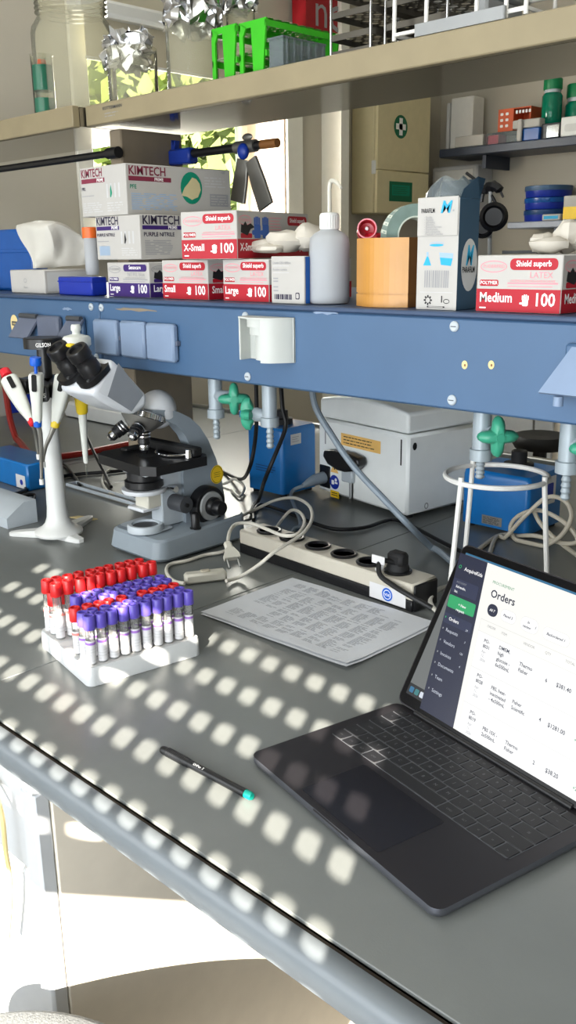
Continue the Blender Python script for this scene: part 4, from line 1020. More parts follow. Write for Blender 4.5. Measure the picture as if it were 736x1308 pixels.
# parafilm carton
C = Y(583, 392, 1.02); fp = Fit(C, CTT, Y(585, 250, 1.02).z, 533.5, 611); W, D, H = fp.W, fp.D, fp.H
t = thing('film_carton', 'tall white and slate blue film carton with open top flaps', 'box', fp.loc)
mb = MB(); F = fp.front(); G = fp.side()
mb.box((-W/2, -D/2, 0), (W/2, D/2, H*.985), 'parafilm_blue', .001); mb.panel(F, 0, 0, W, H*.985, 'card_white', lift=.0004)
mb.box((-W/2, -D/2-.002, H*.66), (W/2-.001, -D/2-.0004, H*1.0), 'card_white', .0005)
Fu = (F[0]+V((0, -.0022, 0)), F[1], F[2], F[3])
mb.text('PARAFILM', Fu, W*.10, H*.865, .0078, 'black_print', True, sx=.62); mb.text('M', Fu, W*.56, H*.86, .021, 'cyan_print', True, shear=.25, lift=.0006); mb.panel(Fu, W*.86, H*.87, W*.90, H*.885, 'grey_print')
for i, s in enumerate(('Flexible', 'Moldable', 'Self-sealing', 'Odorless', 'Moisture Resistant', 'Thermoplastic', 'Semi-transparent', 'Practically Colorless')): mb.text('\u2022 '+s, Fu, W*.18, H*(.815-.021*i), .0042, 'grey_print', False, sx=.8)
mb.ell(F, W*.48, H*.58, W*.17, H*.012, 'cyan_print', .0008); mb.ell(F, W*.48, H*.59, W*.18, H*.02, 'blue_print', .0007, ring=.0008)
mb.poly([F[0]+F[1]*(W*x)+F[2]*(H*y)+F[3]*.0008 for x, y in ((.16, .40), (.36, .40), (.28, .48), (.245, .48))], 'cyan_print'); mb.panel(F, W*.235, H*.48, W*.285, H*.52, 'blue_print', lift=.0008)
mb.poly([F[0]+F[1]*(W*x)+F[2]*(H*y)+F[3]*.0008 for x, y in ((.60, .405), (.84, .395), (.88, .46), (.57, .47))], 'cyan_print'); mb.poly([F[0]+F[1]*(W*x)+F[2]*(H*y)+F[3]*.0007 for x, y in ((.57, .47), (.88, .46), (.89, .505), (.55, .515))], 'blue_print')
x = W*.20; rb_ = random.Random(5)
while x < W*.78:
    w_ = .0008+.0016*rb_.random(); mb.panel(F, x, H*.20, x+w_, H*.355, 'grey_print', lift=.0008); x += w_+.0008+.001*rb_.random()
mb.panel(F, W*.10, H*.155, W*.90, H*.160, 'faint_print', lift=.0008)
for k in range(8): a = pi/4*k; mb.ell(F, W*.30+.0055*cos(a), H*.085+.0055*sin(a), .0013, .0013, 'black_print', .0008, 8)
mb.ell(F, W*.30, H*.085, .0045, .0045, 'black_print', .0008, ring=.001); mb.text('I', F, W*.62, H*.068, .012, 'black_print', True, lift=.0008); mb.ell(F, W*.76, H*.078, .005, .003, 'black_print', .0008, ring=.0009); mb.panel(F, W*.28, H*.018, W*.72, H*.032, 'black_print', .0005, .0008); mb.panel(F, W*.32, H*.021, W*.68, H*.029, 'card_white', .0004, .001)
mb.ell(G, D*.55, H*.40, D*.40, H*.235, 'card_grey', .0006); mb.text('M', G, D*.50, H*.40, .036, 'cyan_print', True, 'c', .0012, sx=.55, shear=.3); mb.text('PARAFILM', G, D*.5, H*.335, .0105, 'black_print', True, 'c', .0013, sx=.62)
mb.build('carton', t, world=False)
mb = MB(); zt = H
mb.add([(W/2-.001, -D/2+.002, H*.98), (W/2-.001, D/2, H*.98), (W/2+.004, D/2+.004, H*1.155), (W/2+.004, D/2-.014, H*1.17), (W/2+.001, -D/2+.006, H*1.06)], [(0, 1, 2, 3, 4), (4, 3, 2, 1, 0)], 'parafilm_blue', False)
mb.add([(-W/2, D/2, H*.98), (W/2, D/2, H*.98), (W/2, D/2+.006, H*1.16), (-W/2, D/2+.006, H*1.16)], [(0, 1, 2, 3), (3, 2, 1, 0)], 'parafilm_blue', False); mb.build('open_flap', t, world=False)
mb = MB(); vs = []; n = 20
for zz, s in ((.985, 1), (1.06, .97), (1.12, .80), (1.165, .55)):
    for i in range(n):
        a = 2*pi*i/n; k = max(abs(cos(a)), abs(sin(a)))
        vs.append((cos(a)/k**.7*W/2*.93*s, sin(a)/k**.7*D/2*.9*s, H*zz+.003*sin(3*a)))
mb.add(vs, [(j*n+i, j*n+(i+1) % n, (j+1)*n+(i+1) % n, (j+1)*n+i) for j in range(3) for i in range(n)], 'bag_clear'); mb.build('clear_liner', t, world=False)
# medium glove box
C = Y(715.5, 398, 1.02); fm = Fit(C, CTT, Y(716.5, 325, 1.02).z, 609, depth=.20)
gloves_box(fm, 'red and white Medium glove box standing alone beside the slate blue film carton', 'Medium', 'red_print')
zt = CTT+fm.H+.001; p = Y(716, 302, 1.11)
t = thing('latex_glove', 'balled cream latex glove on top of the Medium glove box', 'glove', (p.x, p.y, zt))
mb = crumple('g', [(p.x-.012, p.y-.02, zt+.013), (p.x+.012, p.y, zt+.020), (p.x+.035, p.y+.01, zt+.015), (p.x+.005, p.y-.035, zt+.010)], [(.016, .02, .014), (.02, .024, .021), (.022, .026, .016), (.026, .018, .010)], 'latex', 9); mb.build('glove', t)
p = Y(676, 318, 1.12); o = MB(); o.prism([(-.035, -.004), (.012, -.007), (.020, .001), (.010, .007)], .004, 'black_plastic', frame((p.x, p.y, zt), (0, 0, 1), (1, .25, 0)))
ob = o.build('black_wedge', loc=(p.x, p.y, zt)); tag(ob, 'flat black pointed tip lying on the Medium glove box', 'clip')
# black clip-on fan / headset on a thin grey rod
c = Y(631, 262, 1.42); t = thing('black_holder', 'black rounded holder with an arched hood on a thin grey rod behind the film carton', 'holder', (c.x, c.y, CTT))
q = lambda px, py, dy=0: Y(px, py, 1.42+dy)
mb = MB(); mb.cyl((q(627, 330).x, 1.42, CTT), q(627, 240), .0035, 'grey_plastic', n=10); mb.cyl((q(627, 330).x, 1.42, CTT), (q(627, 330).x, 1.42, CTT+.006), .03, 'grey_plastic'); mb.build('rod', t)
mb = MB(); mb.tube([q(615, 258), q(618, 245), q(627, 238), q(637, 241), q(643, 252)], [.004, .008, .010, .008, .002], 'black_plastic', sub=5); mb.build('hood', t)
for px, py, r in ((617, 290, .019), (631, 277, .024)):
    mb = MB(); Th = frame(q(px, py, -.01), (.5, -.85, 0)); mb.lathe([(.001, -.016), (r*.8, -.016), (r, -.008), (r, .006), (r*.75, .012), (r*.6, .006), (.001, .006)], 'black_plastic', 28, Th); mb.build('round_cup', t)
mb = MB(); mb.tube([q(596, 221), q(610, 232), q(624, 245), q(633, 259), q(632, 270)], .0028, 'cord_black', sub=5); mb.build('cord', t)
# ---- left end of the channel top
C = Y(45, 372, 1.10); fb = Fit(C, CTT, Y(45, 291, 1.10).z, -40, 62); t = thing('storage_bin', 'glossy blue plastic bin behind the tissue box', 'bin', fb.loc)
mb = MB(); mb.box(fb.lo(), fb.hi(), 'bin_blue', .006); mb.box((-fb.W/2-.002, -fb.D/2-.002, fb.H*.62), (fb.W/2+.002, fb.D/2+.002, fb.H*.68), 'bin_blue', .001); mb.build('bin_body', t, world=False)
C = Y(58, 372, 1.035); fi = Fit(C, CTT, Y(58, 345, 1.035).z, 13.5, 121); W, D, H = fi.W, fi.D, fi.H
t = thing('tissue_box', 'low white tissue box with a tissue pulled out of it', 'tissue box', fi.loc)
mb = MB(); mb.box(fi.lo(), fi.hi(), 'card_white', .002); F = fi.front(); mb.ell(F, W*.45, H*.55, .006, .0045, 'grey_print', .0005, ring=.0012); mb.text('Tissue', F, W*.45, H*.22, .006, 'grey_print', True, 'c'); mb.panel(fi.side(), D*.05, H*.1, D*.95, H*.9, 'card_grey', lift=.0004); mb.build('carton', t, world=False)
mb = MB(); zt = CTT+H; yc = fi.loc.y
rowp = [[Y(42, 343, 1.06), Y(62, 342, 1.09), Y(88, 340, 1.12), Y(113, 338, 1.16)], [Y(33, 318, 1.07), Y(62, 316, 1.07), Y(85, 312, 1.11), Y(112, 318, 1.15)], [Y(20, 291, 1.08), Y(52, 290, 1.06), Y(76, 287, 1.09), Y(106, 305, 1.14)], [Y(28, 285, 1.10), Y(50, 282, 1.08), Y(74, 284, 1.10), Y(102, 300, 1.15)]]
N1 = 14; vs = []; grid = []
import itertools
cols = [smooth_path([r[k] for r in rowp], 5) for k in range(4)]; M1 = len(cols[0])
for j in range(M1):
    rowv = smooth_path([cols[k][j] for k in range(4)], 6); grid.append(rowv)
nn = len(grid[0])
for j in range(M1):
    for i in range(nn): p = grid[j][i]; vs.append(p+V((.3, -.9, .1))*(.012*noise.noise(V((i*.35, j*.22, 1.7)))))
fs = [(j*nn+i, j*nn+i+1, (j+1)*nn+i+1, (j+1)*nn+i) for j in range(M1-1) for i in range(nn-1)]
b = len(vs); vs2 = vs+[p+V((-.001, .003, 0)) for p in vs]; fs2 = fs+[tuple(b+k for k in f[::-1]) for f in fs]
mb.add(vs2, fs2, 'tissue'); mb.build('tissue', t, label='white pulled-up tissue')
C = Y(118, 377, 1.03); fd = Fit(C, CTT, Y(118, 354, 1.03).z, 74.5, 137); t = thing('low_tray', 'low dark blue box in front of the orange-capped tube', 'box', fd.loc)
mb = MB(); mb.box(fd.lo(), fd.hi(), 'deep_blue', .002); mb.box((-fd.W/2-.001, -fd.D/2-.001, fd.H*.72), (fd.W/2+.001, fd.D/2+.001, fd.H*.78), 'deep_blue', .0005); mb.build('box_body', t, world=False)
zz0 = CTT+fd.H+.001; c = Y(118.5, 350, 1.09); c = V((c.x, 1.09, zz0))
t = thing('centrifuge_tube', 'clear centrifuge tube with an orange cap beside the tissue box', 'tube', c); r = .0135
zc = Y(118.5, 304, 1.09).z; zt = Y(118.5, 290, 1.09).z
mb = MB(); mb.lathe([(.001, zz0+.001), (r*.9, zz0+.001), (r, zz0+.01), (r, zc)], 'pe_clear', 20, Matrix.Translation((c.x, c.y, 0))); mb.build('barrel', t)
mb = MB(); mb.lathe([(r*1.15, zc), (r*1.15, zt-.001), (r*1.05, zt), (.001, zt)], 'orange_cap', 20, Matrix.Translation((c.x, c.y, 0))); mb.build('cap', t)
# ------------------------------------------------------------------ microscope (faces the near edge of the bench)
XM = -1.335
t = thing('microscope', 'grey binocular microscope with black stage on the bench', 'microscope', (XM, 1.06, 0))
mb = MB(); bx0, bx1, by0, by1 = -1.414, -1.250, .945, 1.170
def loft(mb, lay, m, cap=True):
    n = len(lay[0]); vs = [p for l in lay for p in l]
    mb.add(vs, [(j*n+i, j*n+(i+1) % n, (j+1)*n+(i+1) % n, (j+1)*n+i) for j in range(len(lay)-1) for i in range(n)], m)
    if cap: mb.add(vs, [tuple(range(n))[::-1], tuple((len(lay)-1)*n+i for i in range(n))], m)
def rr3(x0, y0, x1, y1, r, z, tilt=0): return [(x, y, z+tilt*(y-by0)) for x, y in rrect(x0, y0, x1, y1, r, 6)]
loft(mb, [rr3(bx0+.006, by0+.006, bx1-.006, by1-.004, .022, .004), rr3(bx0, by0, bx1, by1, .026, .010), rr3(bx0+.006, by0+.006, bx1-.004, by1, .022, .040, .05), rr3(bx0+.012, by0+.012, bx1-.008, by1-.004, .018, .044, .05)], 'scope_grey')
for x in (bx0+.03, bx1-.03):
    for y in (by0+.03, by1-.03): mb.cyl((x, y, 0), (x, y, .006), .012, 'black_rubber', n=14)
mb.build('base', t)
F = face((bx0, by0, .0465), (1, 0, 0), (0, 1, .05)); mb = MB(); mb.panel(F, .018, .018, .120, .075, 'pale_grey', .012); mb.build('top_plate', t, label='pale plate on the base')
zb = .047; lc = Z(191, 676, .056); lc = V((XM+.006, .978, zb))
mb = MB(); mb.lathe([(.001, .0), (.034, 0), (.034, .010), (.032, .013), (.026, .013), (.024, .009), (.001, .009)], 'pale_grey', 36, Matrix.Translation(lc)); mb.lathe([(.0241, .0095), (.001, .0097)], 'dark_grey', 36, Matrix.Translation(lc)); mb.build('illuminator', t)
# arm traced from its side view, 7 cm thick
pf = [X(px, py, -1.30) for px, py in ((196, 524), (212, 524), (228, 526), (243, 533), (256, 545), (267, 562), (277, 586), (284, 612), (288, 636), (288, 656), (286, 690))]
pi_ = [X(px, py, -1.30) for px, py in ((240, 692), (237, 640), (235, 606), (236, 592), (246, 588), (246, 574), (238, 557), (226, 543), (211, 537), (198, 538))]
poly = [(p.y, max(p.z, .045)) for p in pf+pi_]
Ty = Matrix(((0, 0, 1, -1.328), (1, 0, 0, 0), (0, 1, 0, 0), (0, 0, 0, 1)))
mb = MB(); mb.prism(poly, .026, 'scope_grey', Ty); mb.build('arm', t)
mb = MB(); p = X(277, 606, -1.3015); F = face((-1.3015, p.y, p.z), (0, 1, 0), (0, 0, 1)); mb.ell(F, 0, 0, .0165, .0185, 'yellow_label', .0006); mb.ell(F, 0, 0, .0145, .0165, 'black_print', .0008, ring=.0007); mb.lines(F, -.008, -.006, .009, .006, 3, 'black_print', .2, .3, .0009); mb.build('sticker', t, label='round yellow sticker')
# stage block, rack and condenser
pa = X(206, 604, -1.30); pb = X(232, 672, -1.30)
mb = MB(); mb.box((-1.350, .985, .100), (-1.318, 1.045, .168), 'scope_white', .003); mb.box((-1.345, 1.005, .050), (-1.310, 1.055, .165), 'pale_grey', .002); mb.box((-1.36, .955, .158), (-1.29, 1.05, .168), 'scope_white', .002); mb.build('stage_bracket', t)
SZ = .169
mb = MB(); 
mb.prism([(-1.428, .962), (-1.412, .940), (-1.268, .928), (-1.244, .945), (-1.244, 1.062), (-1.262, 1.074), (-1.412, 1.074), (-1.428, 1.06)], .017, 'black_plastic', Matrix.Translation((0, 0, SZ))); mb.cyl((XM, .995, SZ+.0172), (XM, .995, SZ+.0174), .02, 'holes_dark'); mb.build('stage', t)
mb = MB(); mb.box((-1.40, 1.035, SZ+.017), (-1.25, 1.058, SZ+.034), 'black_matt', .003); mb.box((-1.405, .985, SZ+.0172), (-1.385, 1.04, SZ+.024), 'black_matt', .002); sh = mb.build('slide_holder', t)
mb = MB(); mb.tube([(-1.345, 1.028, SZ+.022), (-1.32, 1.005, SZ+.022), (-1.29, 1.005, SZ+.021), (-1.268, 1.02, SZ+.022), (-1.26, 1.032, SZ+.024)], .0025, 'chrome', sub=5); mb.cyl((-1.258, 1.03, SZ+.018), (-1.258, 1.03, SZ+.032), .007, 'chrome', .0055); mb.build('clip', sh, label='chrome slide clip')
mb = MB(); mb.lathe([(.001, .128), (.033, .128), (.036, .131), (.036, .142), (.031, .144), (.031, .168), (.001, .168)], 'black_plastic', 36, Matrix.Translation((XM, .985, 0))); mb.tube([(XM-.03, .975, .136), (XM-.055, .955, .133)], .002, 'steel'); mb.build('condenser', t)
mb = MB(); mb.lathe([(.001, .119), (.040, .119), (.042, .122), (.042, .127), (.001, .128)], 'scope_white', 36, Matrix.Translation((XM, .985, 0))); mb.box((XM-.018, .975, .090), (XM+.022, 1.02, .120), 'offwhite_plastic', .002); mb.box((XM-.030, .965, .084), (XM+.018, 1.01, .091), 'scope_white', .002); mb.build('condenser_carrier', t)
p = X(226, 642, -1.30); mb = MB(); mb.cyl((-1.318, p.y, p.z), (-1.272, p.y, p.z), .0155, 'dark_grey', n=24); mb.cyl((-1.272, p.y, p.z), (-1.268, p.y, p.z), .004, 'holes_dark', n=10); mb.build('condenser_knob', t)
p = X(220, 624, -1.30); mb = MB(); mb.cyl((-1.318, p.y, p.z), (-1.288, p.y, p.z), .006, 'chrome', n=14); mb.build('lock_screw', t)
p = X(266, 645, -1.285); cy, cz = p.y, p.z
mb = MB(); mb.lathe([(.001, 0), (.034, 0), (.037, .003), (.037, .022), (.035, .026), (.028, .026)], 'black_plastic', 40, frame((-1.302, cy, cz), (1, 0, 0))); mb.lathe([(.0285, .026), (.027, .029), (.018, .029)], 'grey_plastic', 40, frame((-1.302, cy, cz), (1, 0, 0)))
mb.build('coarse_focus_knob', t)
mb = MB(); mb.lathe([(.018, .028), (.018, .036), (.014, .040), (.0135, .056), (.012, .058), (.001, .058)], 'black_plastic', 28, frame((-1.302, cy, cz), (1, 0, 0))); mb.build('fine_focus_knob', t)
p = X(250, 676, -1.264); mb = MB(); mb.lathe([(.001, .048), (.011, .048), (.011, .050), (.0085, .051), (.008, .076), (.0065, .078), (.001, .078)], 'black_plastic', 20, Matrix.Translation((p.x, p.y, 0))); mb.build('lamp_dial', t)
# revolving nosepiece with objectives
nc = X(182, 534, XM); na = V((0, .30, 1)).normalized(); na = V((.0, .36, .93)).normalized()
mb = MB(); Tn = frame(nc, na); mb.lathe([(.001, -.020), (.022, -.020), (.037, -.004), (.040, 0)], 'dull_steel', 40, Tn)
mb.lathe([(.040, 0), (.0415, .001), (.0415, .010), (.038, .012), (.001, .012)], 'chrome', 40, Tn)
for i in range(48): a = 2*pi*i/48; c_ = Tn @ V((.0415*cos(a), .0415*sin(a), .0055)); mb.tube([c_-na*.004, c_+na*.004], .0009, 'dull_steel', n=4)
mb.build('nosepiece', t, label='knurled metal nosepiece')
def objective(p, d, L, rings):
    T_ = frame(p, d); mb = MB(); mb.lathe([(.001, 0), (.012, 0), (.0125, L*.4), (.011, L*.42), (.0115, L*.6), (.009, L*.64), (.009, L*.86), (.006, L*.95), (.004, L), (.001, L)], 'black_plastic', 24, T_)
    for k in rings: mb.lathe([(.0126, L*k), (.0128, L*(k+.03)), (.0126, L*(k+.06))], 'chrome', 24, T_)
    mb.lathe([(.0092, L*.66), (.0095, L*.74), (.0092, L*.84)], 'chrome', 24, T_); mb.lathe([(.0062, L*.95), (.0042, L+.0005)], 'chrome', 24, T_); mb.build('objective', t)
o0 = V((XM, .990, .240)); objective(o0, (0, 0, -1), .050, (.08, .2, .32))
objective(nc+V((-.022, -.022, -.012)), (-.35, -.65, -.55), .040, (.1, .25)); objective(nc+V((.020, -.024, -.010)), (.30, -.72, -.5), .032, (.1,)); objective(nc+V((-.018, .02, -.016)), (-.55, .2, -.85), .036, (.1,))
# binocular head
dc = X(201, 520, XM); mb = MB(); mb.ball(dc+V((0, 0, -.004)), (.034, .036, .036), 'scope_white', 32, rows=16); mb.lathe([(.032, -.022), (.0345, -.016), (.0345, -.004)], 'scope_white', 32, Matrix.Translation(dc)); mb.build('head_dome', t)
pr = [X(px, py, -1.283) for px, py in ((143, 457), (166, 479), (190, 505), (189, 520), (172, 531), (150, 523), (130, 512), (117, 503))]
mb = MB(); mb.prism([(p.y, p.z) for p in pr], .104, 'scope_white', Matrix(((0, 0, 1, -1.387), (1, 0, 0, 0), (0, 1, 0, 0), (0, 0, 0, 1)))); 
hd = mb.build('binocular_body', t)
bv = hd.modifiers.new('round', 'BEVEL'); bv.width = .010; bv.segments = 4; bv.limit_method = 'ANGLE'
mb = MB(); mb.prism([(pr[0].y+.012, pr[0].z-.010), (pr[2].y-.012, pr[2].z+.002), (pr[4].y-.006, pr[4].z+.008), (pr[6].y+.012, pr[6].z+.006)], .0008, 'scope_face', Matrix(((0, 0, 1, -1.2832), (1, 0, 0, 0), (0, 1, 0, 0), (0, 0, 0, 1)))); mb.build('side_plate', t)
fc = (pr[0]+pr[7])/2; ed = (X(101, 450, -1.305)-X(132, 493, -1.305)).normalized(); ed = V((0, ed.y, ed.z)).normalized(); fh = (pr[0]-pr[7]).length
for sx in (-1, 1):
    xc = XM+sx*.030; c0 = V((xc, fc.y, fc.z)); Te = frame(c0, ed, (1, 0, 0))
    mb = MB(); mb.prism(rrect(-.024, -fh*.44, .024, fh*.44, .02, 6), .010, 'black_plastic', Te @ Matrix.Translation((0, 0, -.004))); mb.cyl(Te @ V((.012, -fh*.3, .0062)), Te @ V((.012, -fh*.3, .0072)), .003, 'steel', n=10); mb.build('eyepiece_plate', t)
    mb = MB(); mb.lathe([(.019, .0), (.019, .024), (.0175, .026), (.0175, .036), (.0195, .038), (.0195, .053), (.018, .056), (.013, .056), (.012, .051), (.001, .051)], 'black_plastic', 28, Te); mb.build('eyepiece', t)
mb = MB(); q_ = V((XM-.004, fc.y, fc.z+.020))+ed*.035; mb.box(q_-V((.006, .006, .003)), q_+V((.008, .006, .003)), 'yellow_plastic', .002); mb.build('yellow_tab', t, label='small yellow tab between the eyepieces')
# ------------------------------------------------------------------ pipette stand and pipettes
sc0 = V((-1.560, .930, 0)); pxs = lambda z: PR((sc0.x, sc0.y, z))
sc0.x = solve(lambda x: PR((x, sc0.y, .10))[0], 70.5, -2, -1)
t = thing('pipette_stand', 'white three-footed pipette carousel stand with a black head', 'stand', sc0)
mb = MB(); mb.lathe([(.001, .006), (.047, .006), (.048, .010), (.046, .014), (.034, .020), (.026, .028), (.0215, .040), (.0195, .06), (.0165, .20), (.015, .29), (.001, .29)], 'white_plastic', 36, Matrix.Translation(sc0)); mb.build('column', t)
for px, py in ((13, 681), (104, 691), (116, 660)):
    e = Z(px, py, .004); d = V((e.x-sc0.x, e.y-sc0.y, 0)); L = d.length; d.normalize(); n_ = V((-d.y, d.x, 0)); 
    mb = MB(); pts = [(-.0, .020), (L*.4, .017), (L*.92, .010), (L, .005), (L, -.005), (L*.92, -.010), (L*.4, -.017), (0, -.020)]
    lo_ = [sc0+d*a+n_*b for a, b in pts]
    loft(mb, [[p for p in lo_], [p+V((0, 0, .007)) for p in lo_], [sc0+d*a*.97+n_*b*.7+V((0, 0, .017-.009*max(0, a)/L)) for a, b in pts]], 'white_plastic'); mb.build('foot', t)
zc0 = .29
zt_ = .386; mb = MB()
mb.cyl(sc0+V((0, 0, zc0)), sc0+V((0, 0, zt_-.012)), .013, 'black_plastic'); mb.build('hub', t)
mb = MB(); mb.lathe([(.001, zt_-.012), (.036, zt_-.012), (.036, zt_+.006), (.034, zt_+.008), (.001, zt_+.008)], 'black_plastic', 36, Matrix.Translation(sc0)); cap_ = mb
mb = MB(); mb.lathe([(.014, .292), (.045, .292), (.045, .318), (.014, .318), (.014, .292)], 'black_plastic', 36, Matrix.Translation(sc0)); mb.build('carousel_ring', t)
HD = [(Y(13, 487, sc0.y-.075), .024), (Y(46, 477, sc0.y-.105), .016), (Y(84, 480, sc0.y-.04), .024)]
for tp, w_ in HD: d = V((tp.x-sc0.x, tp.y-sc0.y, 0)); L = d.length; d.normalize(); mb = MB(); Lh = max(.06, L-.021); mb.box((.0455, -w_, -.012), (Lh, w_, .016), 'black_plastic', .003, frame(sc0+V((0, 0, .306)), (0, 0, 1), d)); nd = V((-d.y, d.x, 0)); mb.text('456'[len(HD)-1-[h[0] for h in HD].index(tp)], face(sc0+V((0, 0, .302))+d*Lh, nd, (0, 0, 1)), w_*.55, 0, .011, 'white_print', True, 'c', .0008); mb.build('holder', t)
a_ = atan2(-sc0.y, -sc0.x); Fg = face(sc0+V((cos(a_), sin(a_), 0))*.0362+V((0, 0, zt_-.003)), (-sin(a_), cos(a_), 0), (0, 0, 1)); mb = cap_; mb.text('GILSON', Fg, 0, -.004, .0105, 'white_print', True, 'c', .0010, sx=.75)
mb.build('cap', t)
def pipette(top, bot, col, label, wt=.013, wb=.006, plunger=True, shaft=None):
    top = V(top); bot = V(bot); ax = (bot-top).normalized(); L = (bot-top).length
    tt = thing('pipette', label, 'pipette', top, 0, 'pipettes in the carousel'); T_ = frame(top, ax, RT)
    mb = MB(); lay = []
    for s, a, b in ((0, wt*.85, wt*1.1), (.04, wt, wt*1.25), (.25, wt*.95, wt*1.2), (.6, wt*.75, wt*.9), (.9, wb*1.2, wb*1.3), (1, wb, wb)):
        lay.append([T_ @ V((x, y, L*s)) for x, y in rrect(-a, -b, a, b, min(a, b)*.6, 4)])
    loft(mb, lay, 'pipette_white'); mb.panel(face(T_ @ V((-.0045, wt*1.2, L*.34)), T_.to_3x3() @ V((1, 0, 0)), T_.to_3x3() @ V((0, 0, -1))), 0, 0, .009, .03, 'holes_dark', .003, .0012)
    mb.build('body', tt)
    mb = MB(); mb.lathe([(wb*1.15, L*.97), (wb*1.1, L+.008), (.004, L+.010)], col, 16, T_); mb.build('collar', tt)
    if plunger:
        mb = MB(); mb.lathe([(.003, .002), (.003, -.014), (.0095, -.014), (.0105, -.018), (.0095, -.028), (.001, -.030)], col, 20, T_); mb.build('plunger_button', tt)
    if shaft:
        P = [T_ @ V((0, 0, L))]+[V(p) for p in shaft]; mb = MB(); mb.tube(P, [.0045, .004, .0035, .003], 'dull_steel', sub=4); mb.cyl(P[-1], P[-1]+V((0, 0, -.010)), .0042, 'white_plastic', n=12); mb.build('shaft', tt)
    return tt
yq = sc0.y-.085
pipette(Y(13, 487, yq+.01), Y(40, 538, yq), 'pipette_red', 'white pipette with a red button leaning outward at the end of the carousel', wt=.0165, shaft=[Y(45, 552, yq+.02), Y(49, 580, yq+.03)])
pipette(Y(46, 477, yq-.02), Y(48, 539, yq-.02), 'pipette_blue', 'upright white pipette with a bright blue top in the carousel', .0115, .0065, shaft=[Y(52, 560, yq-.015), Y(53, 590, yq-.01), Y(53, 612, yq-.01)])
pipette(Y(84, 480, yq+.045), Y(71, 540, yq+.02), 'yellow_plastic', 'white pipette with yellow accents leaning inward in the carousel', .0165, .007, plunger=False, shaft=[Y(66, 553, yq+.015), Y(58, 572, yq+.01), Y(55, 590, yq+.01)])
# tall pipette hanging at the microscope
yv = .940; q = lambda px, py: Y(px, py, yv)
tt = thing('pipette', 'long white pipette with a yellow band hanging upright behind the microscope eyepieces', 'pipette', q(104, 606))
mb = MB(); zz = lambda py: Y(103, py, yv).z; xx = q(103, 500).x; k = (q(117, 430).x-q(89, 430).x)*.36
mb.lathe([(.001, zz(415)), (k*.30, zz(415)), (k*.36, zz(418)), (k*.36, zz(422)), (k*.28, zz(424)), (k*.28, zz(427)), (k*.9, zz(430)), (k, zz(433)), (k, zz(441)), (k*.70, zz(446)), (k*.62, zz(470)), (k*.5, zz(498))], 'pipette_white', 28, Matrix.Translation((xx, yv, 0))); mb.build('handle', tt)
mb = MB(); mb.lathe([(k*.5, zz(498)), (k*.52, zz(500)), (k*.42, zz(526)), (k*.3, zz(529))], 'yellow_plastic', 24, Matrix.Translation((xx, yv, 0))); mb.build('collar', tt, label='yellow band')
mb = MB(); mb.lathe([(k*.32, zz(528)), (k*.30, zz(534)), (k*.18, zz(588)), (k*.14, zz(590))], 'pipette_white', 20, Matrix.Translation((xx, yv, 0))); mb.lathe([(.0018, zz(590)), (.0012, zz(607))], 'clear_glass', 10, Matrix.Translation((xx, yv, 0))); mb.build('shaft', tt)
mb = MB(); mb.tube([(xx, yv, zz(444)), (xx-.01, yv+.015, zz(446)), (sc0.x+.04, sc0.y, .372)], .004, 'black_plastic', sub=4); mb.build('hook', tt)
# ------------------------------------------------------------------ centrifuge
C = Z(519.5, 667, 0); zt = .0; C = V((C.x, C.y, 0)); zbod = solve(lambda z: PR((C.x, C.y, z))[1], 557, 0, .4); zl = solve(lambda z: PR((C.x, C.y, z))[1], 531, 0, .4)
fcn = Fit(C, .012, zbod, 406.5, 609, yaw=radians(-9)); W, D, H = fcn.W, fcn.D, fcn.H
print('centrifuge', W, D, H, zl)
t = thing('centrifuge', 'white benchtop centrifuge with a black latch handle on its front', 'centrifuge', V((fcn.loc.x, fcn.loc.y, 0)), fcn.yaw); z0 = .012; zH = z0+H
mb = MB(); mb.box((-W/2, -D/2, z0), (W/2, D/2, zH), 'centrifuge_white', .006)
for x in (-W/2+.03, W/2-.03):
    for y in (-D/2+.03, D/2-.03): mb.cyl((x, y, 0), (x, y, z0+.002), .012, 'black_rubber', n=14)
F = face((-W/2, -D/2, z0), (1, 0, 0), (0, 0, 1)); G = face((W/2, -D/2, z0), (0, 1, 0), (0, 0, 1))
mb.panel(F, W*.28, H*.70, W*.72, H*.86, 'amber_label', lift=.0006); mb.lines(F, W*.31, H*.72, W*.68, H*.84, 3, 'black_print', .3, .2, .0009, gap=.006)
mb.panel(F, W-.022, H*.62, W-.018, H*.94, 'holes_dark', lift=.0006); mb.panel(F, W*.085, H*.66, W*.10, H*.95, 'grey_print', lift=.0006)
mb.ell(G, .018, H*.86, .006, .008, 'holes_dark', .0006); mb.ell(G, D*.27, H*.08, .006, .007, 'grey_plastic', .0006, ring=.0025); mb.panel(G, D*.97, H*.62, D*.98, H*.90, 'dark_grey', lift=.0006)
mb.panel(F, W*.385+.006, .001, W*.385+.012, H*.40, 'steel', lift=.0012); mb.panel(F, W*.385-.003, .001, W*.385+.003, H*.40, 'grey_plastic', lift=.0006)
fx = W*.155; fy = H*.30
mb.poly([F[0]+F[1]*x+F[2]*y+F[3]*.0006 for x, y in ((fx, fy), (fx+.028, fy), (fx+.014, fy+.026))], 'amber_label'); mb.poly([F[0]+F[1]*x+F[2]*y+F[3]*.0008 for x, y in ((fx+.012, fy+.007), (fx+.016, fy+.007), (fx+.015, fy+.018), (fx+.013, fy+.018))], 'black_print')
mb.ell(F, fx+.014, fy-.022, .0165, .0165, 'deep_blue', .0006); mb.panel(F, fx+.004, fy-.028, fx+.013, fy-.018, 'white_print', .001, .0008); mb.panel(F, fx+.015, fy-.025, fx+.025, fy-.021, 'white_print', lift=.0008); mb.ell(F, fx+.019, fy-.016, .004, .004, 'white_print', .0008)
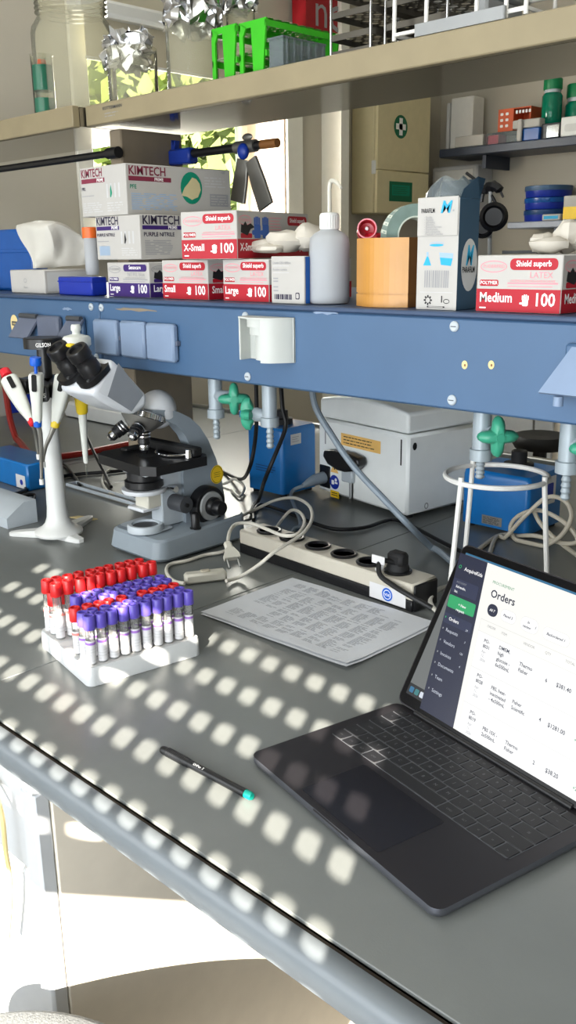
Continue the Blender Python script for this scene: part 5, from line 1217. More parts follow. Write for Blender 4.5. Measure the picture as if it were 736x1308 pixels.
mb.panel(F, fx, fy-.058, fx+.030, fy-.042, 'yellow_label', .001, .0006); mb.lines(F, fx+.004, fy-.055, fx+.026, fy-.045, 2, 'black_print', .4, .2, .0008)
mb.build('housing', t, world=False)
mb = MB(); dz = zl-zbod; arc = [(-W/2+.004+(W-.008)*i/14, zH+.003+dz*(.62+.38*sin(pi*(.12+.88*(1-i/14)))**.8) if False else zH+.003+dz*(1.0+.35*sin(pi*i/14))) for i in range(15)]
prof = [(-W/2+.004, zH+.002)]+[(W/2-.004, zH+.002)]+arc[::-1]
mb.prism(prof, D*.98, 'centrifuge_white', Matrix(((1, 0, 0, 0), (0, 0, 1, -D/2+.002), (0, 1, 0, 0), (0, 0, 0, 1)))); o = mb.build('lid', t, world=False); bv = o.modifiers.new('round', 'BEVEL'); bv.width = .007; bv.segments = 3; bv.limit_method = 'ANGLE'
mb = MB(); hx = -W/2+W*.385; hz = z0+H*.53
mb.prism([(-.062, .002), (-.045, -.014), (-.012, -.022), (.012, -.022), (.045, -.014), (.062, .002), (.058, .016), (.03, .021), (-.03, .021), (-.058, .016)], .026, 'black_plastic', Matrix(((1, 0, 0, hx), (0, 0, 1, -D/2-.030), (0, 1, 0, hz), (0, 0, 0, 1)))); o = mb.build('latch_handle', t, world=False, label='black latch handle'); bv = o.modifiers.new('round', 'BEVEL'); bv.width = .005; bv.segments = 3
mb = MB(); mb.box((hx-.018, -D/2-.012, hz-.050), (hx+.018, -D/2, hz-.016), 'pale_grey', .003); mb.box((hx-.006, -D/2-.008, hz-.02), (hx+.006, -D/2, hz), 'black_plastic'); mb.build('latch_block', t, world=False)
mb = MB(); ix = -W/2+.026; iz = z0+.012; mb.box((ix-.022, -D/2-.002, iz-.004), (ix+.020, -D/2+.01, iz+.052), 'black_plastic', .004); mb.build('power_inlet', t, world=False)
tt = thing('grey_plug', 'grey appliance plug pushed into the centrifuge power inlet', 'plug', fcn.loc+fcn.x*ix-fcn.y*(D/2+.02), fcn.yaw)
pw = lambda x, y, z: V((fcn.loc.x, fcn.loc.y, 0))+fcn.x*x+fcn.y*y+V((0, 0, z))
mb = MB(); mb.tube([pw(ix-.002, -D/2-.003, iz+.022), pw(ix-.002, -D/2-.03, iz+.020), pw(ix-.004, -D/2-.045, iz+.016), pw(ix-.008, -D/2-.058, iz+.010)], [.014, .013, .010, .006], 'cord_grey', n=12); mb.build('plug_body', tt)
mb = MB(); e = pw(ix-.008, -D/2-.056, iz+.010); mb.tube([e, e+V((-.012, -.03, -.016)), Z(384, 668, .006), Z(375, 676, .006), Z(366, 690, .006)], .0042, 'cord_grey', sub=6); mb.build('cord', tt)
# ------------------------------------------------------------------ blue vortex boxes
def vortex(C, pz, pL, pR, label, cup, yaw=0.0):
    zt = solve(lambda z: PR((C.x, C.y, z))[1], pz, 0, .4); f = Fit(C, .008, zt, pL, pR, yaw); W, D, H = f.W, f.D, f.H
    print('vortex', W, D, H)
    t = thing('vortex_mixer', label, 'mixer', V((f.loc.x, f.loc.y, 0)), yaw); z0 = .008; zt = z0+H
    mb = MB(); loft(mb, [[(x, y, z) for x, y in rrect(-W/2*s, -D/2*s, W/2*s, D/2*s, .010, 4)] for s, z in ((1, z0), (1, zt-.012), (.98, zt-.004), (.93, zt))], 'machine_blue')
    for x in (-W/2+.015, W/2-.015):
        for y in (-D/2+.015, D/2-.015): mb.cyl((x, y, 0), (x, y, z0+.001), .009, 'black_rubber', n=12)
    return t, f, mb, zt
C = Z(362, 637, 0); t, f, mb, zt = vortex(C, 549, 316, 405, 'blue vortex mixer box between the gas taps and the white centrifuge', True)
G = face((f.W/2, -f.D/2, .008), (0, 1, 0), (0, 0, 1)); mb.panel(G, f.D*.22, f.H*.74, f.D*.52, f.H*.90, 'card_grey', lift=.0012); mb.lines(G, f.D*.26, f.H*.77, f.D*.48, f.H*.87, 3, 'grey_print', .3, .4, .0015)
F = face((-f.W/2, -f.D/2, .008), (1, 0, 0), (0, 0, 1)); mb.lines(F, f.W*.25, f.H*.30, f.W*.8, f.H*.42, 3, 'machine_blue_dark', .35, .2, .0012); mb.build('housing', t, world=False)
mb = MB(); mb.lathe([(.001, zt-.001), (.026, zt-.001), (.026, zt+.012), (.015, zt+.014), (.015, zt+.030), (.012, zt+.032), (.001, zt+.028)], 'black_rubber', 28, Matrix.Translation((-.0, .0, 0))); mb.build('rubber_cup', t, world=False)
C = Z(673, 689, 0); t, f, mb, zt = vortex(C, 612, 590, 719, 'blue vortex mixer box behind the white wire ring stand', True)
F = face((-f.W/2, -f.D/2, .008), (1, 0, 0), (0, 0, 1)); mb.panel(F, f.W*.33, f.H*.05, f.W*.63, f.H*.21, 'dull_steel', lift=.0012); mb.lines(F, f.W*.35, f.H*.06, f.W*.60, f.H*.19, 5, 'black_print', .35, .2, .0015, gap=.006)
G = face((f.W/2, -f.D/2, .008), (0, 1, 0), (0, 0, 1)); mb.panel(G, f.D*.45, f.H*.42, f.D*.75, f.H*.92, 'label_white', .003, .0012); mb.panel(G, f.D*.50, f.H*.5, f.D*.68, f.H*.8, 'deep_blue', .004, .0015); mb.build('housing', t, world=False)
mb = MB(); mb.lathe([(.001, zt-.001), (.030, zt-.001), (.030, zt+.006), (.016, zt+.008), (.016, zt+.030), (.013, zt+.032), (.001, zt+.028)], 'black_rubber', 28, Matrix.Translation((0, .02, 0))); mb.build('rubber_cup', t, world=False)
# ------------------------------------------------------------------ wire ring stand
zr = .2; rcn = (Z(569, 605, zr)+Z(701, 613, zr))/2; rcn2 = (Z(635, 592, zr)+Z(635, 624, zr))/2; rcn = (rcn+rcn2)/2; rcn.z = zr; rr_ = (Z(569, 605, zr)-Z(701, 613, zr)).length/2
print('ring', rcn, rr_)
t = thing('ring_stand', 'white wire ring stand on three legs behind the laptop lid', 'ring stand', (rcn.x, rcn.y, 0))
mb = MB(); mb.tube([rcn+V((rr_*cos(2*pi*i/48), rr_*sin(2*pi*i/48), 0)) for i in range(48)], .0042, 'wire_white', closed=True); mb.build('ring', t)
for pxt, pyt, pxb, pyb in ((593, 617, 578, 716), (610, 597, 605, 694), (695, 617, 703, 728)):
    p = Z(pxt, pyt, zr); a = atan2(p.y-rcn.y, p.x-rcn.x); p = rcn+V((cos(a), sin(a), 0))*rr_
    zz = solve(lambda s: PR(V((p.x, p.y, zr-s)))[1], pyb, 0, .19); 
    def err(th_, k): e = V((p.x+cos(th_)*k, p.y+sin(th_)*k, 0)); return e
    k = solve(lambda k: PR((lambda e: p+(e-p)*(zz/zr))(V((rcn.x+cos(a)*(rr_+k), rcn.y+sin(a)*(rr_+k), 0))))[0], pxb, -.06, .10)
    e = V((rcn.x+cos(a)*(rr_+.018), rcn.y+sin(a)*(rr_+.018), 0.004)); mb = MB(); mb.tube([p+V((0, 0, .010)), p, e], .0042, 'wire_white'); mb.build('leg', t)
# ------------------------------------------------------------------ loose cables on the bench
yk_ = Z(673, 689, 0).y-.02
def K(px, py, dy=0): return Y(px, py, yk_+dy)
def cable(name, label, pts, r, m, sub=7):
    pts = smooth_path(pts, sub)
    for p in pts: p.z = max(p.z, r+.0006)
    mb = MB(); mb.tube(pts, r, m); lo_ = min(pts, key=lambda p: p.z); o = mb.build(name, loc=(lo_.x, lo_.y, lo_.z)); tag(o, label, 'cable'); return o
cable('grey_hose', 'grey hose running slantwise from the blue channel past the centrifuge front', [V((Y(398, 503, 1.24).x, 1.24, .3385)), Y(402, 516, 1.24), Y(424, 556, 1.25), Y(452, 596, 1.26), Y(490, 637, 1.27), Y(520, 668, 1.27), Z(552, 700, .007), Z(580, 719, .007), Z(610, 730, .007)], .0062, 'cord_grey')
cable('black_cable', 'black cable looping down from the channel past the blue vortex box, nearer the centrifuge', [V((Y(358, 494, 1.20).x, 1.20, .3385)), Y(361, 520, 1.20), Y(365, 545, 1.20), Y(352, 580, 1.21), Y(338, 614, 1.22), Z(330, 640, .006), Z(320, 655, .006)], .0042, 'cord_black')
cable('black_cable', 'black cable hanging from the channel beside the blue vortex box and crossing behind the tap', [V((Y(327, 492, 1.26).x, 1.26, .3385)), Y(328, 530, 1.26), Y(325, 570, 1.27), Y(318, 600, 1.28), Z(308, 612, .03), Z(290, 605, .006), Z(275, 598, .006), Z(262, 606, .006)], .0042, 'cord_black')
cable('black_cable', 'black cable lying on the bench behind the power strip and under the centrifuge', [Z(324, 664, .005), Z(325, 652, .005), Z(334, 645, .005), Z(360, 652, .005), Z(400, 668, .005), Z(430, 676, .005), Z(465, 674, .005), Z(490, 666, .005), Z(505, 664, .005), Z(530, 674, .005), Z(560, 690, .005), Z(590, 705, .005), Z(640, 730, .005)], .0040, 'cord_black')
cable('white_cable', 'thin white cable arching from behind the laptop lid to the strip end', [Z(575, 748, .004), Z(562, 752, .012), Z(552, 760, .016), Z(550, 770, .010), Z(560, 782, .004), Z(585, 790, .004)], .0038, 'cord_white')
cable('coiled_cord', 'beige cord coiled in loops beside the right-hand vortex box and ring stand', [Z(600, 712, .005), K(640, 690), K(680, 684), K(720, 694), K(738, 690), K(722, 668), K(690, 652), K(664, 658), K(652, 674), K(662, 692, -.01), K(690, 698, -.01), K(716, 685, -.01), K(730, 660, -.01), K(722, 640, -.01), K(700, 635, -.01), K(675, 655, -.02), K(650, 682, -.02), K(633, 702, -.02), Z(622, 716, .008), Z(612, 730, .006)], .0042, 'cord_beige')
cable('coiled_cord', 'second beige cord loop trailing off beside the vortex box at the picture edge', [K(682, 652, .004), K(690, 668, .004), K(705, 684, .004), K(722, 698, .004), Z(745, 715, .012)], .0042, 'cord_beige')
cable('red_hose', 'thick dark red rubber hose curving behind the pipette stand', [Y(4, 470, 1.38), Y(8, 505, 1.38), Y(14, 540, 1.37), Y(24, 566, 1.36), Z(40, 580, .012), Z(62, 584, .0105), Z(100, 580, .0105), Z(140, 572, .0105), Z(170, 566, .0105)], .0095, 'tube_red')
cable('black_cable', 'black cable crossing the bench behind the pipette stand from the blue box', [Z(-30, 628, .005), Z(0, 634, .005), Z(30, 628, .005), Z(36, 620, .005), Z(60, 612, .005), Z(100, 606, .005), Z(150, 602, .005), Z(190, 596, .005)], .0048, 'cord_black')
cable('black_cable', 'looped black cable in front of the small blue box at the picture edge', [Z(-10, 648, .006), Z(15, 650, .006), Z(34, 646, .006), Z(44, 634, .006), Z(36, 632, .014), Z(8, 640, .016), Z(-20, 646, .008)], .0045, 'cord_black')
cable('black_cable', 'steep black cable running behind the long white pipette', [Y(103, 540, 1.35), Y(112, 560, 1.33), Y(122, 582, 1.30), Y(134, 605, 1.27), Z(142, 622, .006)], .0042, 'cord_black')
cable('black_cable', 'thin black cable behind the pipette column sloping to the bench', [Z(48, 606, .006), Z(62, 598, .006), Z(80, 592, .006), Z(92, 604, .006), Z(102, 620, .006)], .0038, 'cord_black')
cable('white_cable', 'thin white cable curled on the bench behind the microscope stage', [Z(140, 600, .012), Z(133, 606, .01), Z(131, 617, .004), Z(138, 628, .004), Z(150, 632, .004)], .0032, 'cord_white')
cable('white_cable', 'curled black-and-white lead by the microscope arm and vortex box', [Z(262, 615, .004), Z(285, 618, .006), Z(300, 612, .02), Z(312, 622, .012), Z(306, 634, .006), Z(296, 626, .004)], .0034, 'cord_white')
# ------------------------------------------------------------------ low things at the far left of the bench
C = Z(37, 628, 0); C = V((C.x, C.y, 0)); zt = solve(lambda z: PR((C.x, C.y, z))[1], 594, 0, .3); f = Fit(C, 0, zt, -30, 39, depth=.10)
t = thing('blue_device', 'small blue electrical box with a white label behind the pipette stand foot', 'box', f.loc); mb = MB(); mb.box(f.lo(), f.hi(), 'machine_blue', .004); mb.panel(f.front(), f.W-.055, f.H*.05, f.W-.012, f.H*.55, 'label_white', lift=.0006); mb.ell(f.front(), f.W-.030, f.H*.28, .007, .007, 'deep_blue', .0009); mb.build('housing', t, world=False)
C = Z(10, 676, 0); C = V((C.x, C.y, 0)); f = Fit(C, 0, .035, -40, 12, depth=.07); t = thing('grey_instrument_foot', 'light grey wedge-shaped instrument corner at the picture edge by the stand foot', 'instrument', f.loc)
mb = MB(); mb.prism([(-f.D/2, 0), (f.D/2, 0), (f.D/2, .05), (f.D*.1, .05), (-f.D/2, .022)], f.W, 'pale_grey', Matrix(((0, 0, 1, -f.W/2), (1, 0, 0, 0), (0, 1, 0, 0), (0, 0, 0, 1)))); mb.build('housing', t, world=False)
C = Z(166, 566, 0); C = V((C.x, 1.72, 0)); C.x = Y(166, 560, 1.72).x
f = Fit(C, 0, .05, 78, depth=.20); t = thing('balance', 'pale laboratory balance with a round pan standing behind the microscope', 'balance', f.loc); W, D = f.W, f.D
mb = MB(); loft(mb, [[(x, y, z) for x, y in rrect(-W/2*s, -D/2*s, W/2*s, D/2*s, .03, 5)] for s, z in ((.98, .004), (1, .02), (.97, .045), (.9, .052))], 'white_plastic'); mb.build('housing', t, world=False)
mb = MB(); mb.lathe([(.001, .053), (.085, .053), (.088, .056), (.088, .060), (.001, .059)], 'grey_plastic', 40, Matrix.Diagonal((1, .8, 1, 1))); mb.build('pan', t, world=False)
a, b = Z(84, 622, 0), Z(178, 650, 0); d = (b-a).normalized(); n_ = V((-d.y, d.x, 0)); L = (b-a).length
t = thing('metal_tray', 'flat pale metal tray lying on the bench behind the microscope', 'tray', (a+b)/2+n_*.016, atan2(d.y, d.x)); mb = MB(); mb.box((-L/2, -.015, 0), (L/2, .015, .003), 'dull_steel')
for y in (-.015, .012): mb.box((-L/2, y, .003), (L/2, y+.003, .010), 'pale_grey')
for x in (-L/2, L/2-.003): mb.box((x, -.012, .003), (x+.003, .012, .010), 'pale_grey')
mb.build('tray', t, world=False)
p = Z(106, 662, 0); mb = MB(); mb.prism([(-.03, -.008), (.025, -.012), (.035, .006), (.005, .012), (-.02, .008)], .0015, 'sticker_cream', frame(p, (0, 0, 1), (1, .3, 0))); o = mb.build('paper_scrap', loc=p); tag(o, 'torn yellowish paper scrap beside the pipette stand foot', 'paper')
C = Y(14, 548, 1.62); zb_ = 0; f = Fit(V((C.x, 1.62, 0)), 0, Y(14, 500, 1.62).z, -30, depth=.10); t = thing('blue_rack_box', 'dark blue box with a yellow lid behind the red hose', 'box', f.loc); mb = MB(); mb.box(f.lo(), (f.W/2, f.D/2, f.H), 'deep_blue', .003); mb.build('box_body', t, world=False); mb = MB(); mb.box((-f.W/2-.002, -f.D/2-.002, f.H), (f.W/2+.002, f.D/2+.002, f.H+.03), 'yellow_plastic', .003); mb.build('lid', t, world=False, label='yellow lid')
# stool on the far side of the bench
p = Y(691, 560, 2.62); t = thing('far_stool', 'black round stool seat showing beyond the bench under the channel', 'stool', (p.x, p.y, -BENCH)); R_ = abs(Y(727, 560, 2.62).x-Y(655, 560, 2.62).x)*.5*.9
mb = MB(); mb.lathe([(.001, p.z-.03), (R_*.9, p.z-.03), (R_, p.z-.015), (R_, p.z), (R_*.93, p.z+.012), (.001, p.z+.008)], 'black_matt', 48, Matrix.Translation((p.x, p.y, 0))); mb.build('seat', t)
mb = MB(); mb.cyl((p.x, p.y, -BENCH+.05), (p.x, p.y, p.z-.03), .022, 'black_plastic'); mb.lathe([(.001, 0), (.2, 0), (.2, .02), (.03, .06), (.001, .06)], 'black_plastic', 32, Matrix.Translation((p.x, p.y, -BENCH))); mb.build('pedestal', t)
# ------------------------------------------------------------------ upper shelf
YS0, YS1 = 1.18, 1.42
zsb = Y(450, 100.5, YS0).z; zst = zsb+.040; ZSH = zst
print('shelf', zsb, zst, Y(736, 4, YS0).z)
xj = Y(110, 160, YS0).x
t = thing('shelf_board', 'long beige-edged steel shelf board carrying racks and foil-topped glassware', 'shelf', (-.6, YS0, zsb))
mb = MB(); mb.box((xj, YS0, zsb), (BX1, YS0+.018, zst), 'shelf_beige', .002); mb.box((xj+.003, YS0+.018, zsb), (BX1, YS1, zst-.002), 'shelf_metal'); 
F = face((xj, YS0, zsb), (1, 0, 0), (0, 0, 1)); xa = Y(131, 137, YS0).x-xj; mb.text('KOTTERMANN', F, xa, .0255, .0085, 'dark_grey', True, sx=1.15); mb.lines(F, xa+.006, .010, xa+.055, .021, 2, 'grey_print', .25, .5, gap=.01)
mb.build('board', t)
t = thing('shelf_board', 'shorter beige shelf board under the big glass jar', 'shelf', (-2.3, YS0, zsb)); yl = YS0-.03
zl0 = Y(50, 168.5, yl).z; zl1 = Y(50, 143, yl).z
mb = MB(); mb.box((BX0+.1, yl, zsb-.002), (xj-.003, yl+.018, zst), 'shelf_beige', .002); mb.box((BX0+.1, yl+.018, zsb), (xj-.003, YS1, zst-.002), 'shelf_metal'); mb.build('board', t)
# lattice rods clamped to the post
zr_ = Y(150, 195, YP0-.01).z
t = thing('lattice_rod', 'long black lattice rod ending in a knob at the beige post', 'rod', (-2.2, YP0-.012, zr_))
mb = MB(); mb.cyl((-2.85, YP0-.012, zr_), (XP1-.004, YP0-.012, zr_), .0075, 'black_plastic'); mb.build('bar', t)
mb = MB(); mb.cyl((XP1-.03, YP0-.012, zr_), (XP1+.006, YP0-.012, zr_), .0115, 'black_plastic'); mb.build('knob', t)
yr = YP1-.03; pr0 = Y(240, 197, yr); pr1 = Y(355, 199.5, yr); 
t = thing('lattice_rod', 'short black lattice rod with a brown end carrying the clamp, before the window', 'rod', (pr0.x, yr, pr0.z))
mb = MB(); mb.cyl((XP1+.0006, yr, pr0.z), (Y(335, 198, yr).x, yr, pr0.z), .0085, 'black_plastic'); mb.build('bar', t)
mb = MB(); mb.cyl((Y(335, 198, yr).x, yr, pr0.z), (pr1.x, yr, pr0.z), .0088, 'tub_brown'); mb.build('end_sleeve', t, label='brown end sleeve')
mb = MB(); xb = Y(243, 200, yr).x; mb.box((XP1+.001, yr-.014, pr0.z-.020), (xb+.012, yr+.014, pr0.z+.012), 'clip_blue', .004); mb.prism([(0, 0), (.012, 0), (.016, .018), (.010, .016), (.008, .006), (.002, .020)], .012, 'clip_blue', Matrix(((1, 0, 0, XP1+.004), (0, 0, 1, yr-.006), (0, 1, 0, pr0.z+.012), (0, 0, 0, 1)))); mb.build('blue_clamp', t, label='blue clamp at the post')
xc = Y(315, 197, yr).x; z_ = pr0.z
t = thing('lab_clamp', 'grey two-legged metal clamp with wing screws hanging on the lattice rod', 'clamp', (xc, yr, z_-.12))
mb = MB(); mb.cyl((xc-.03, yr, z_), (xc+.028, yr, z_), .012, 'clamp_grey'); mb.ball((xc+.004, yr-.013, z_-.010), (.014, .010, .016), 'clip_blue', 20); mb.build('boss', t)
for (px0, py0), (px1, py1) in (((311, 204), (304, 258)), ((321, 204), (340, 264))):
    a = Y(px0, py0, yr-.014); b = Y(px1, py1, yr-.014); d = (b-a).normalized(); mb = MB(); Td = frame(a, d, (1, 0, 0)); L = (b-a).length
    loft(mb, [[Td @ V((x, y, L*s)) for x, y in rrect(-w, -.004, w, .004, .003, 3)] for s, w in ((0, .016), (.5, .020), (1, .021))], 'clamp_grey'); mb.build('arm', t)
for px, py, r in ((311, 185, .0065), (316, 175, .0065)):
    p = Y(px, py, yr); mb = MB(); mb.ball(p, (.015, .004, .007), 'clamp_grey', 16); mb.cyl(V((xc, yr, z_)), p, .0022, 'clamp_grey', n=8); mb.build('wing_screw', t)
# ---- on the shelf
def xy(px, y): return Y(px, 90, y).x
def hz(px, py, y): return Y(px, py, y).z
y = 1.285; c = V((xy(96, y), y, zst)); tt = lambda s: s
k = (xy(137, y)-xy(56, y))/2*.73
t = thing('glass_jar', 'large clear wide-mouth glass jar with a threaded neck on the shelf', 'jar', c)
H = lambda py: hz(96, py, y)
prof = [(.001, zst+.001), (k*.9, zst+.001), (k*.98, zst+.006), (k, zst+.02), (k, H(45)), (k*.97, H(36)), (k*.86, H(26)), (k*.80, H(21))]
mb = MB(); mb.lathe(prof, 'jar_glass', 40, Matrix.Translation((c.x, c.y, 0))); mb.build('body', t)
mb = MB(); pr_ = [(k*.80, H(21))]
for j in range(4): pr_ += [(k*.80, H(19-6*j)), (k*.87, H(16.5-6*j)), (k*.80, H(14-6*j))]
pr_ += [(k*.82, H(-8))]; mb.lathe(pr_, 'jar_glass', 40, Matrix.Translation((c.x, c.y, 0))); mb.build('neck', t)
y = 1.20; c = V((xy(54, y), y, zst)); k = (xy(65, y)-xy(44, y))/2*.72; H = lambda py: hz(54, py, y)
t = thing('stain_cylinder', 'slim glass cylinder holding green liquid beside the big jar', 'cylinder', c)
mb = MB(); mb.lathe([(.001, zst+.001), (k, zst+.001), (k, H(72)), (k*1.1, H(70))], 'clear_glass', 24, Matrix.Translation((c.x, c.y, 0))); mb.build('glass_wall', t)
mb = MB(); mb.lathe([(.001, zst+.003), (k*.93, zst+.003), (k*.93, H(127)), (.001, H(127))], 'green_glass', 24, Matrix.Translation((c.x, c.y, 0))); mb.build('lower_liquid', t)
mb = MB(); mb.lathe([(.001, H(117)), (k*.93, H(117)), (k*.93, H(84)), (.001, H(84))], 'green_glass', 24, Matrix.Translation((c.x, c.y, 0))); mb.lathe([(.001, H(84)), (k*.45, H(84)), (k*.35, H(76)), (.001, H(76))], 'orange_rack', 20, Matrix.Translation((c.x, c.y, 0))); mb.build('upper_liquid', t)
def foil_cap(mb, c, rx, ry, z0, z1, seed, skirt=.35, n=44, rows=16):
    vs = []
    for j in range(rows+1):
        s = j/rows
        for i in range(n):
            a = 2*pi*i/n
            if s < .55: rr = 1.0+.10*sin(a*3+seed); zz = z0+(z1-z0)*s/.55*.92; rag = (noise.noise(V((cos(a)*3, sin(a)*3, seed)))-.2)*(z1-z0)*skirt*(1-s/.55); zz += rag
            else: q = (s-.55)/.45; rr = cos(q*pi/2)**.6; zz = z0+(z1-z0)*(.92+.12*q)
            d = V((cos(a)*rx*rr, sin(a)*ry*rr, 0)); p = c+d+V((0, 0, zz-c.z))
            w = V((noise.noise(p*70+V((seed, 0, 0))), noise.noise(p*70+V((0, seed, 9))), noise.noise(p*60+V((5, 0, seed)))))
            w2 = V((noise.noise(p*190+V((seed, 0, 0))), noise.noise(p*190+V((0, seed, 9))), noise.noise(p*170+V((5, 0, seed)))))
            vs.append(p+w*.018+w2*.008)
    mb.add(vs, [(j*n+i, j*n+(i+1) % n, (j+1)*n+(i+1) % n, (j+1)*n+i) for j in range(rows) for i in range(n)], 'foil', False)
def beaker(px0, px1, y, pytop, foils, name, label, cat):
    pxm = (px0+px1)/2; c = V((xy(pxm, y), y, zst)); k = (xy(px1, y)-xy(px0, y))/2*.73; H = lambda py: hz(pxm, py, y)
    t = thing(name, label, cat, c); Tc = Matrix.Translation((c.x, c.y, 0))
    prof = [(.001, zst+.001), (k*.92, zst+.001), (k, zst+.008), (k, H(pytop))]
    mb = MB(); mb.lathe(prof, 'jar_glass', 36, Tc)
    for i in range(5): F_ = face(V((c.x, c.y, 0))+V((cos(YAW-1.2), sin(YAW-1.2), 0))*k, (-sin(YAW-1.2), cos(YAW-1.2), 0), (0, 0, 1)); mb.panel(F_, -.008, zst+.015+.012*i, .004, zst+.016+.012*i, 'white_print', lift=.0004)
    mb.build('glass_wall', t); mb = MB()
    for fx0, fx1, fy0, fy1, sd in foils:
        cc = V((xy((fx0+fx1)/2, y), y, H(fy0))); r = (xy(fx1, y)-xy(fx0, y))/2*.66; foil_cap(mb, cc, r, r*.8, H(fy0), H(fy1), sd)
    mb.build('foil_cover', t, label='crumpled silver foil cover'); return t
beaker(143, 196, 1.28, 62, [(137, 196, 84, 44, 2.3)], 'foil_beaker', 'glass beaker with crumpled foil over its mouth beside the big jar', 'beaker')
beaker(217, 276, 1.285, 20, [(208, 286, 32, -16, 5.1)], 'foil_flask', 'tall glass vessel with a big ragged foil cover beside the green racks', 'vessel')
beaker(292, 326, 1.39, 14, [(280, 333, 10, -18, 8.4)], 'foil_flask', 'foil-wrapped glass vessel mostly hidden behind the bright green racks', 'vessel')
# green racks
def green_rack(pL, pC, pR, py, y, label, depth=None):
    C = V((xy(pC, y), y, zst)); f = Fit(C, zst, hz(pC, py, y), pL, pR, depth=depth); W, D, H = f.W, f.D, f.H
    t = thing('green_rack', label, 'rack', f.loc, 0, 'bright green tube racks'); th_ = .004
    def end(yy, nm):
        mb = MB(); Tm_ = Matrix(((1, 0, 0, 0), (0, 0, 1, yy), (0, 1, 0, 0), (0, 0, 0, 1)))
        mb.prism([(-W/2, 0), (-W*.36, 0), (-W*.36, H*.74), (-W*.24, H*.90), (-W*.5, H)], th_, 'green_plastic', Tm_); mb.prism([(-W*.5, H), (-W*.24, H*.88), (-W*.06, H*.88), (-W*.02, H*.4), (-W*.0, 0), (W*.36, 0), (W*.42, H*.5), (W*.5, H)], th_, 'green_plastic', Tm_); mb.build('end_wall', t, world=False)
    end(-D/2, 0); end(D/2-th_, 1)
    for zz, nm in ((H-.003, 'top_plate'), (H*.42, 'middle_plate')):
        mb = MB(); nx, ny = 2, max(2, int(D/.020)); cx_, cy_ = W/nx, (D-2*th_)/ny
        for i in range(nx):
            for j in range(ny):
                x0 = -W/2+cx_*i; y0 = -D/2+th_+cy_*j; n = 12; xc, yc = x0+cx_/2, y0+cy_/2; r = min(cx_, cy_)*.40; ring = [(xc+r*cos(2*pi*q/n+pi/12), yc+r*sin(2*pi*q/n+pi/12)) for q in range(n)]; out = []
                for q in range(n):
                    a = 2*pi*q/n+pi/12; kk = max(abs(cos(a))/(cx_/2), abs(sin(a))/(cy_/2)); out.append((xc+cos(a)/kk, yc+sin(a)/kk))
                for z2, fl in ((zz+.003, 0), (zz, 1)): fs = [(q, (q+1) % n, n+(q+1) % n, n+q) for q in range(n)]; mb.add([(x, y2, z2) for x, y2 in ring+out], [g[::-1] for g in fs] if not fl else fs, 'green_plastic', False)
        mb.box((-W/2, -D/2, zz-.010), (-W/2+.003, D/2, zz), 'green_plastic'); mb.box((W/2-.003, -D/2, zz-.010), (W/2, D/2, zz), 'green_plastic')
        mb.build(nm, t, world=False)
green_rack(271, 303, 310, 29, 1.215, 'bright green plastic rack, the one next to the foil-covered glassware', depth=.15)
green_rack(306, 341, 420, 21, 1.205, 'bright green plastic rack behind the clear slotted box', depth=.19)
C = V((xy(361, 1.19), 1.192, zst)); f = Fit(C, zst, hz(361, 45, 1.192), 344, 416); W, D, H = f.W, f.D, f.H
t = thing('clear_rack', 'clear plastic slotted slide box in front of the green rack', 'rack', f.loc); mb = MB()
for a, b in (((-W/2, -D/2, 0), (W/2, -D/2+.002, H)), ((-W/2, D/2-.002, 0), (W/2, D/2, H)), ((-W/2, -D/2+.002, 0), (-W/2+.002, D/2-.002, H)), ((W/2-.002, -D/2+.002, 0), (W/2, D/2-.002, H)), ((-W/2+.002, -D/2+.002, 0), (W/2-.002, D/2-.002, .002))): mb.box(a, b, 'bag_clear')
mb.build('box_wall', t, world=False); mb = MB()
for k in range(6): mb.box((W/2+.0002, -D/2+.008+k*(D-.016)/5-.0015, .004), (W/2+.003, -D/2+.008+k*(D-.016)/5+.0015, H-.004), 'bag_clear')
for zz in (0, H-.003): mb.box((-W/2-.002, -D/2-.002, zz), (W/2+.002, -D/2, zz+.003), 'bag_clear'); mb.box((W/2, -D/2, zz), (W/2+.002, D/2, zz+.003), 'bag_clear')
mb.build('rib', t, world=False)
# perforated metal racks
def perf_rack(x0, x1, y0, y1, levels, label, m='perf_metal'):
    t = thing('metal_rack', label, 'rack', ((x0+x1)/2, (y0+y1)/2, zst), 0, 'perforated metal tube racks')
    for zz in levels:
        mb = MB(); nx = int((x1-x0)/.020); ny = int((y1-y0)/.020); cx_, cy_ = (x1-x0)/nx, (y1-y0)/ny; n = 8
        for i in range(nx):
            for j in range(ny):
                xc = x0+cx_*(i+.5); yc = y0+cy_*(j+.5); ring = []; out = []
                for q in range(n):
                    a = 2*pi*(q+.5)/n; ring.append((xc+cx_*.37*cos(a), yc+cy_*.37*sin(a))); kk = max(abs(cos(a)), abs(sin(a))); out.append((xc+cx_/2*cos(a)/kk, yc+cy_/2*sin(a)/kk))
                fs = [(q, (q+1) % n, n+(q+1) % n, n+q) for q in range(n)]
                mb.add([(x, y, zst+zz+.001) for x, y in ring+out], [g[::-1] for g in fs], m, False); mb.add([(x, y, zst+zz) for x, y in ring+out], fs, m, False)
        mb.box((x0-.001, y0-.0015, zst+zz-.007), (x1+.001, y0, zst+zz+.002), m); mb.box((x0-.001, y1, zst+zz-.007), (x1+.001, y1+.0015, zst+zz+.002), m); mb.box((x1, y0, zst+zz-.007), (x1+.0015, y1, zst+zz+.002), m); mb.box((x0-.0015, y0, zst+zz-.007), (x0, y1, zst+zz+.002), m)
        mb.build('perforated_plate', t)
    mb = MB(); h = max(levels)+.01
    for x in (x0, x1):
        for y in (y0-.002, y1+.002): mb.cyl((x, y, zst), (x, y, zst+h), .0022, 'chrome', n=10)
    mb.build('corner_rod', t)
xa, xb = xy(424, 1.2), xy(474, 1.2)
